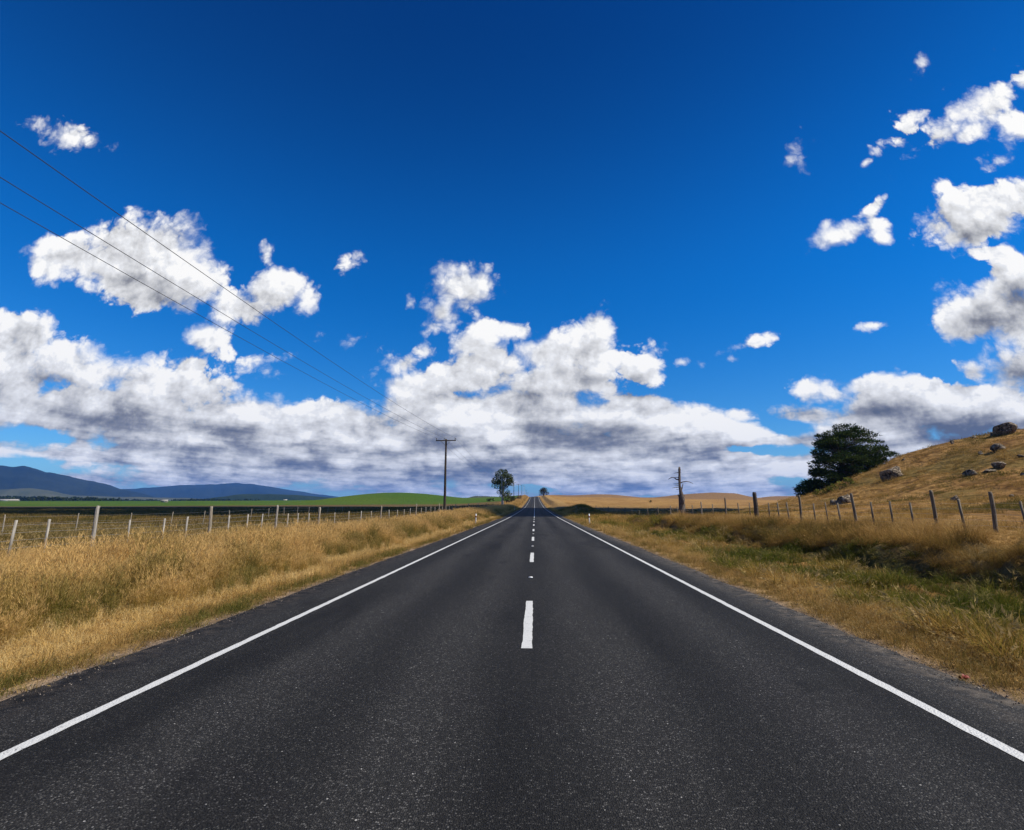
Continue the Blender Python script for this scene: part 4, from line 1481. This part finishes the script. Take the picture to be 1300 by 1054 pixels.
HAZE_DENS = 7.0e-5
m = bpy.data.materials.new('haze'); m.use_nodes = True
t = NT(m.node_tree); t.n.clear()
out = t.new('ShaderNodeOutputMaterial')
pv_ = t.new('ShaderNodeVolumePrincipled')
pv_.inputs['Color'].default_value = (.11, .34, .90, 1)
pv_.inputs['Density'].default_value = HAZE_DENS
t.l.new(pv_.outputs[0], out.inputs['Volume'])
M['haze'] = m
mb = MB(); mb.box((0, 0, 200), (28600, 28600, 480))
mb.obj('haze', M['haze'], kind='stuff')

# ----------------------------------------------------------------------------
# camera
# ----------------------------------------------------------------------------
cam = bpy.data.cameras.new('camera'); co = bpy.data.objects.new('camera', cam); COL.objects.link(co)
co.location = CAM; co.rotation_euler = (math.pi / 2 + PITCH, 0, YAW)
cam.sensor_fit = 'HORIZONTAL'; cam.sensor_width = 36.0; cam.lens = FPX / 1300 * 36
cam.shift_y = (PY0 - 527.0) / 1300
cam.clip_start = .1; cam.clip_end = 60000
scene.camera = co

sun = bpy.data.lights.new('sun', 'SUN'); so = bpy.data.objects.new('sun', sun); COL.objects.link(so)
sun.energy = 5.0; sun.angle = R(.53); sun.color = (1.0, .945, .85)
so.rotation_euler = Vector(SD).to_track_quat('Z', 'Y').to_euler()
so.location = (0, 0, 300)

# ----------------------------------------------------------------------------
# world: Nishita sky with procedural cumulus, laid out by compass direction
# ----------------------------------------------------------------------------
def uv_of(px, py):
    r = ray(px, py)
    return np.array([r[0] / r[1], r[2] / r[1]])


def ell(px, py, rx, ry, rot=0.0):
    """photo-sized ellipse -> (centre, radii, angle) in the sky's gnomonic plane; rot in degrees, clockwise as seen"""
    c = uv_of(px, py)
    a = R(rot)
    ax = uv_of(px + math.cos(a) * 2, py + math.sin(a) * 2) - c
    ay = uv_of(px + math.sin(a) * 2, py - math.cos(a) * 2) - c
    return c, (np.linalg.norm(ax) / 2 * rx, np.linalg.norm(ay) / 2 * ry), math.atan2(ax[1], ax[0])


CLOUDS = [  # px, py, rx, ry, rot
    (185, 315, 104, 48, 2), (140, 335, 80, 36, 8), (85, 325, 52, 34, 12), (235, 350, 62, 50, 25), (170, 362, 80, 30, 12), (262, 318, 30, 26, 0),
    (345, 368, 56, 32, 0), (338, 326, 15, 20, 0), (392, 378, 20, 26, 30), (300, 392, 52, 36, 10), (268, 430, 46, 26, 15), (292, 455, 40, 12, 10),
    (86, 170, 64, 22, 14), (429, 338, 28, 12, -20, .5), (462, 430, 46, 16, 5, .38),
    (40, 430, 110, 34, 20), (130, 470, 120, 34, 12), (10, 470, 80, 60, 0), (210, 490, 110, 34, 8), (238, 470, 34, 22, 0), (150, 520, 190, 40, 3), (310, 528, 130, 30, 6),
    (420, 552, 130, 38, 4), (180, 575, 210, 30, 4), (60, 520, 80, 26, 0), (380, 590, 160, 30, 0), (20, 560, 60, 16, 0), (110, 608, 90, 8, 0), (280, 606, 120, 14, 0),
    (588, 368, 56, 42, 0), (605, 435, 46, 28, 0), (562, 400, 38, 34, 0), (612, 360, 26, 34, 0), (520, 385, 9, 16, 0), (512, 462, 30, 18, 0), (540, 446, 22, 14, 0), (650, 420, 55, 20, 10),
    (690, 450, 60, 30, 0), (630, 460, 60, 34, 0), (720, 445, 56, 30, 0), (760, 418, 32, 34, 0), (752, 452, 70, 38, 0), (806, 470, 36, 26, 0), (730, 480, 90, 36, 0), (822, 428, 30, 22, 20, .45),
    (560, 520, 90, 36, 0), (660, 520, 170, 46, 0), (790, 530, 110, 34, 0), (640, 570, 230, 50, 0), (850, 555, 110, 30, 0), (900, 585, 160, 40, 0), (760, 595, 260, 34, 0), (520, 600, 200, 26, 0), (360, 560, 160, 40, 0), (600, 480, 110, 34, 0), (690, 492, 120, 34, 0), (535, 492, 56, 24, 0), (840, 520, 60, 20, 6), (1178, 184, 60, 16, -35, .45), (1108, 196, 30, 14, -40, .4), (1212, 108, 44, 16, -30, .4), (300, 450, 70, 22, 8, .5), (440, 530, 80, 22, 8), (120, 600, 120, 22, 0), (250, 560, 200, 46, 4), (900, 560, 80, 30, 0), (960, 590, 120, 28, 0), (880, 530, 60, 20, 0),
    (865, 460, 13, 6, 0), (890, 463, 8, 7, 0), (956, 436, 34, 9, -18), (930, 456, 10, 5, 0), (1112, 413, 22, 6, -8), (920, 505, 7, 4, 0), (938, 526, 22, 9, 0),
    (1066, 298, 54, 20, -18), (1106, 266, 26, 11, -40), (1048, 284, 14, 12, 0), (1120, 303, 12, 10, 0),
    (1235, 275, 80, 50, -18), (1190, 290, 38, 26, 0), (1200, 238, 18, 14, 0), (1290, 250, 44, 36, 0), (1250, 320, 50, 14, -6), (1262, 208, 56, 18, -10, .5),
    (1258, 126, 64, 36, -25), (1240, 165, 30, 14, -25), (1296, 100, 26, 26, 0), (1290, 152, 44, 30, 0), (1228, 140, 26, 10, -30), (1148, 160, 30, 48, 28, .42), (1168, 150, 20, 34, 30, .4), (1186, 176, 30, 8, -35), (1147, 103, 26, 14, -30, .5), (1196, 115, 16, 7, -10),
    (1003, 203, 18, 36, 20, .45), (1100, 206, 14, 8, -40),
    (1255, 390, 78, 44, 0), (1215, 402, 40, 34, 0), (1292, 350, 40, 40, 0), (1296, 400, 60, 54, 0), (1290, 468, 60, 36, 0), (1236, 472, 30, 20, 0),
    (1100, 492, 80, 22, 0), (1060, 500, 50, 18, 0), (1150, 505, 120, 36, 0), (1230, 520, 130, 44, 0), (1040, 528, 70, 16, 0), (1010, 560, 140, 22, 0), (1010, 592, 200, 34, 0), (945, 545, 26, 10, 0), (1120, 560, 140, 40, 0), (960, 618, 160, 10, 0),
    (330, 628, 140, 7, 0), (560, 622, 200, 10, 0), (800, 622, 160, 9, 0), (1000, 626, 120, 6, 0), (60, 632, 120, 5, 0), (-120, 560, 150, 60, 0), (-150, 420, 140, 60, 0), (1450, 520, 160, 90, 0), (1420, 330, 120, 70, 0),
]
HOLES = [(70, 560, 60, 9, 6), (90, 598, 70, 6, 0), (30, 590, 40, 7, 0), (952, 572, 44, 6, 0), (1000, 545, 20, 6, 0), (678, 620, 30, 5, 0), (1010, 610, 24, 5, 0)]
DARKS = [  # grey undersides
    (150, 352, 70, 14, 8), (205, 384, 60, 12, 12), (135, 528, 160, 20, 4), (250, 545, 140, 16, 4), (300, 575, 160, 12, 2), (120, 560, 70, 10, 0), (60, 480, 60, 12, 10),
    (548, 562, 44, 20, 5), (735, 556, 110, 30, 0), (640, 600, 230, 16, 0), (730, 480, 60, 16, 5), (800, 500, 60, 10, 0), (420, 590, 110, 14, 0), (870, 598, 120, 10, 0), (690, 580, 110, 16, 0),
    (1262, 408, 76, 30, -4), (1290, 380, 40, 30, 0), (1290, 478, 60, 20, 0), (1130, 524, 110, 20, -4), (1230, 545, 130, 36, 0), (1080, 560, 70, 14, 0), (1225, 300, 50, 14, -15), (1180, 520, 60, 12, 0),
]

W = bpy.data.worlds.new('World'); scene.world = W; W.use_nodes = True
t = NT(W.node_tree); t.n.clear()


def ell_field(t, vec, items, unit=40.0, smooth=.18):
    """smooth union of soft ellipses; value about +size inside, negative outside"""
    cur = None
    for k, it in enumerate(items):
        if cur is not None and k % 6 == 0:      # keeps the node evaluation sequential
            vec = t.vec('MULTIPLY_ADD', cur, (1e-9, 1e-9, 0), vec)
        c, r, ang = ell(*it[:5])
        mp = t.new('ShaderNodeMapping', vector_type='TEXTURE')
        mp.inputs['Location'].default_value = (c[0], c[1], 0)
        mp.inputs['Rotation'].default_value = (0, 0, ang)
        mp.inputs['Scale'].default_value = (r[0], r[1], 1)
        t.put(mp.inputs['Vector'], vec)
        ln = t.vec('LENGTH', mp.outputs[0])
        a = (min(it[2], it[3]) / unit) ** .55 * (it[5] if len(it) > 5 else 1.0)
        v = t.math('MULTIPLY_ADD', ln, -a, a)
        cur = v if cur is None else t.math('SMOOTH_MAX', cur, v, smooth)
    return cur


def group(name, ins, outs):
    g = bpy.data.node_groups.new(name, 'ShaderNodeTree')
    for nm, typ in ins:
        g.interface.new_socket(nm, in_out='INPUT', socket_type=typ)
    for nm, typ in outs:
        g.interface.new_socket(nm, in_out='OUTPUT', socket_type=typ)
    return g, NT(g), g.nodes.new('NodeGroupInput'), g.nodes.new('NodeGroupOutput')


VS, FS = 'NodeSocketVector', 'NodeSocketFloat'
# coverage
gC, tc, gi, go = group('cloud_cover', [('p', VS)], [('c', FS)])
cv_ = ell_field(tc, gi.outputs[0], CLOUDS)
hl_ = ell_field(tc, gi.outputs[0], HOLES)
tc.put(go.inputs[0], tc.math('SUBTRACT', cv_, tc.math('MULTIPLY', tc.math('MAXIMUM', tc.math('ADD', hl_, .45), 0.0), 1.15)))
# billow noise
gN, tn, gi, go = group('cloud_billow', [('p', VS)], [('n', FS), ('s', FS)])
P = gi.outputs[0]
sx = tn.new('ShaderNodeSeparateXYZ'); tn.put(sx.inputs[0], P)
low = tn.math('MAXIMUM', sx.outputs[1], 0.0)
inv = tn.math('DIVIDE', 1.0, tn.math('ADD', low, .105))
cx_ = tn.new('ShaderNodeCombineXYZ')
tn.put(cx_.inputs[0], tn.math('MULTIPLY', sx.outputs[0], inv)); tn.put(cx_.inputs[1], inv)
warp = tn.noise(P, 11.0, 4, .6, out=1)
an = tn.math('SUBTRACT', low, tn.math('MULTIPLY', tn.math('EXPONENT', tn.math('MULTIPLY', low, -8.0)), .16))
cq = tn.new('ShaderNodeCombineXYZ'); tn.put(cq.inputs[0], sx.outputs[0]); tn.put(cq.inputs[1], an)
Pw = tn.vec('ADD', cq.outputs[0], tn.vec('MULTIPLY', tn.vec('SUBTRACT', warp, (.5, .5, .5)), (.05, .04, 0)))
fb = tn.noise(Pw, 8.0, 10, .66)
fb2 = tn.noise(Pw, 31.0, 6, .68)
vo = tn.voro(Pw, 9.5, 'F1', 'Distance', 4.0, .6)
bil = tn.math('ADD', tn.math('MULTIPLY', tn.math('SUBTRACT', fb, .5), 1.6), tn.math('ADD', tn.math('MULTIPLY', tn.math('SUBTRACT', fb2, .5), .55), tn.math('MULTIPLY', tn.math('SUBTRACT', .53, vo), 1.1)))
stn = tn.math('ADD', tn.math('MULTIPLY', tn.noise(cx_.outputs[0], 1.1, 8, .62, .3), .7), tn.math('MULTIPLY', tn.math('SUBTRACT', .95, tn.voro(cx_.outputs[0], 1.5, 'F1', 'Distance', 3.0, .55)), .42))
stv = tn.math('MULTIPLY', tn.math('SUBTRACT', stn, .47), 3.2)
wl = tn.step(low, .30, .10)
nn = tn.math('ADD', tn.math('MULTIPLY', bil, tn.math('SUBTRACT', 1.0, tn.math('MULTIPLY', wl, .12))), tn.math('MULTIPLY', stv, tn.math('MULTIPLY', wl, .34)))
tn.put(go.inputs[0], nn); tn.put(go.inputs[1], stv)

tc_ = t.new('ShaderNodeTexCoord')
D = tc_.outputs['Generated']
sD = t.new('ShaderNodeSeparateXYZ'); t.put(sD.inputs[0], D)
yy_ = t.math('MAXIMUM', t.math('ABSOLUTE', sD.outputs[1]), .02)
cm = t.new('ShaderNodeCombineXYZ')
t.put(cm.inputs[0], t.math('DIVIDE', sD.outputs[0], yy_)); t.put(cm.inputs[1], t.math('DIVIDE', sD.outputs[2], yy_))
UV = cm.outputs[0]


def call(g, vec):
    n = t.new('ShaderNodeGroup'); n.node_tree = g
    t.put(n.inputs[0], vec)
    return n.outputs


c0 = call(gC, UV)[0]
N0 = call(gN, UV)
N1 = call(gN, t.vec('ADD', UV, (.012, .018, 0)))
N2 = call(gN, t.vec('ADD', UV, (.034, .050, 0)))
c1 = call(gC, t.vec('ADD', UV, (.016, .040, 0)))[0]
AMP = .62
vdir = t.math('DIVIDE', sD.outputs[2], yy_)
d0 = t.math('ADD', t.math('ADD', c0, t.math('MULTIPLY_ADD', t.step(vdir, .26, .10), .46, .39)), t.math('MULTIPLY', N0[0], AMP))
alpha = t.step(d0, .0, t.lin(t.noise(UV, 6.0, 3, .5), .36, .62, .15, .70))
relief = t.math('ADD', t.math('MULTIPLY', t.math('SUBTRACT', N0[0], N1[0]), .22), t.math('MULTIPLY', t.math('SUBTRACT', N0[0], N2[0]), .22))
edge_l = t.math('MULTIPLY', t.math('SUBTRACT', c0, c1), .26)
dk = ell_field(t, t.vec('ADD', UV, t.vec('MULTIPLY', t.vec('SUBTRACT', t.noise(UV, 8, 4, .6, out=1), (.5, .5, .5)), (.08, .045, 0))), DARKS, 40.0, .15)
dkf = t.step(t.math('ADD', dk, t.math('MULTIPLY', N0[0], .18)), -.20, .60)
low_f = t.step(cm.outputs[0] and t.math('DIVIDE', sD.outputs[2], yy_), .34, .08)
thick = t.step(d0, .15, 1.3)
L = t.math('ADD', .86, t.math('MULTIPLY', relief, 1.35))
L = t.math('ADD', L, t.math('MINIMUM', t.math('MAXIMUM', edge_l, -.22), .14))
L = t.math('SUBTRACT', L, t.math('MULTIPLY', thick, .14))
L = t.math('SUBTRACT', L, t.math('MULTIPLY', dkf, .38))
L = t.math('ADD', L, t.math('MULTIPLY', t.math('MULTIPLY', N0[1], low_f), .20))
L = t.math('ADD', L, t.math('MULTIPLY', low_f, .06))
ccol = t.ramp(L, [(.10, (.11, .12, .15)), (.35, (.25, .255, .28)), (.55, (.47, .475, .49)), (.75, (.70, .70, .705)), (.92, (.86, .87, .89)), (1.0, (1.0, .99, .97))])

sky = t.new('ShaderNodeTexSky', sky_type='NISHITA')
sky.sun_disc = False; sky.sun_elevation = SUN_EL; sky.sun_rotation = SUN_AZ
sky.air_density = 1.0; sky.dust_density = .35; sky.ozone_density = 3.0; sky.altitude = 300
hs = t.new('ShaderNodeHueSaturation'); hs.inputs['Saturation'].default_value = 1.35; hs.inputs['Value'].default_value = 1.0
t.put(hs.inputs['Color'], sky.outputs[0])
skyc = t.mix(t.step(sD.outputs[2], .02, .40), t.vec('MULTIPLY', hs.outputs[0], (.52, .88, 1.2)), t.vec('MULTIPLY', hs.outputs[0], (.03, .86, 1.30)))
skyc = t.mix(t.step(sD.outputs[2], .38, .80), skyc, t.vec('MULTIPLY', skyc, (.40, .47, .56)))
bg1 = t.new('ShaderNodeBackground'); t.put(bg1.inputs[0], skyc); bg1.inputs[1].default_value = .077
bg2 = t.new('ShaderNodeBackground'); t.put(bg2.inputs[0], ccol); bg2.inputs[1].default_value = .76
ms = t.new('ShaderNodeMixShader')
above = t.step(sD.outputs[2], -.005, .004)
veil = t.math('MULTIPLY', t.step(t.math('ADD', c0, t.math('MULTIPLY', N0[0], .9)), -.38, .45), t.lin(t.noise(UV, 4.0, 4, .6), .34, .66, .0, .8))
alpha = t.math('MAXIMUM', alpha, veil)
t.put(ms.inputs[0], t.math('MULTIPLY', alpha, above))
t.l.new(bg1.outputs[0], ms.inputs[1]); t.l.new(bg2.outputs[0], ms.inputs[2])
wo = t.new('ShaderNodeOutputWorld'); t.l.new(ms.outputs[0], wo.inputs[0])
W.cycles.sampling_method = 'NONE'

scene.view_settings.view_transform = 'Standard'
scene.view_settings.look = 'None'
scene.view_settings.exposure = 0.45
scene.view_settings.gamma = 1.0
scene.view_settings.use_curve_mapping = False
scene.cycles.use_adaptive_sampling = True
scene.cycles.adaptive_threshold = .008
scene.cycles.use_denoising = True
scene.cycles.denoiser = 'OPENIMAGEDENOISE'
scene.cycles.denoising_input_passes = 'RGB_ALBEDO_NORMAL'
scene.cycles.max_bounces = 6
scene.cycles.diffuse_bounces = 3
scene.cycles.transmission_bounces = 3
scene.cycles.volume_bounces = 0
scene.cycles.sample_clamp_indirect = 6
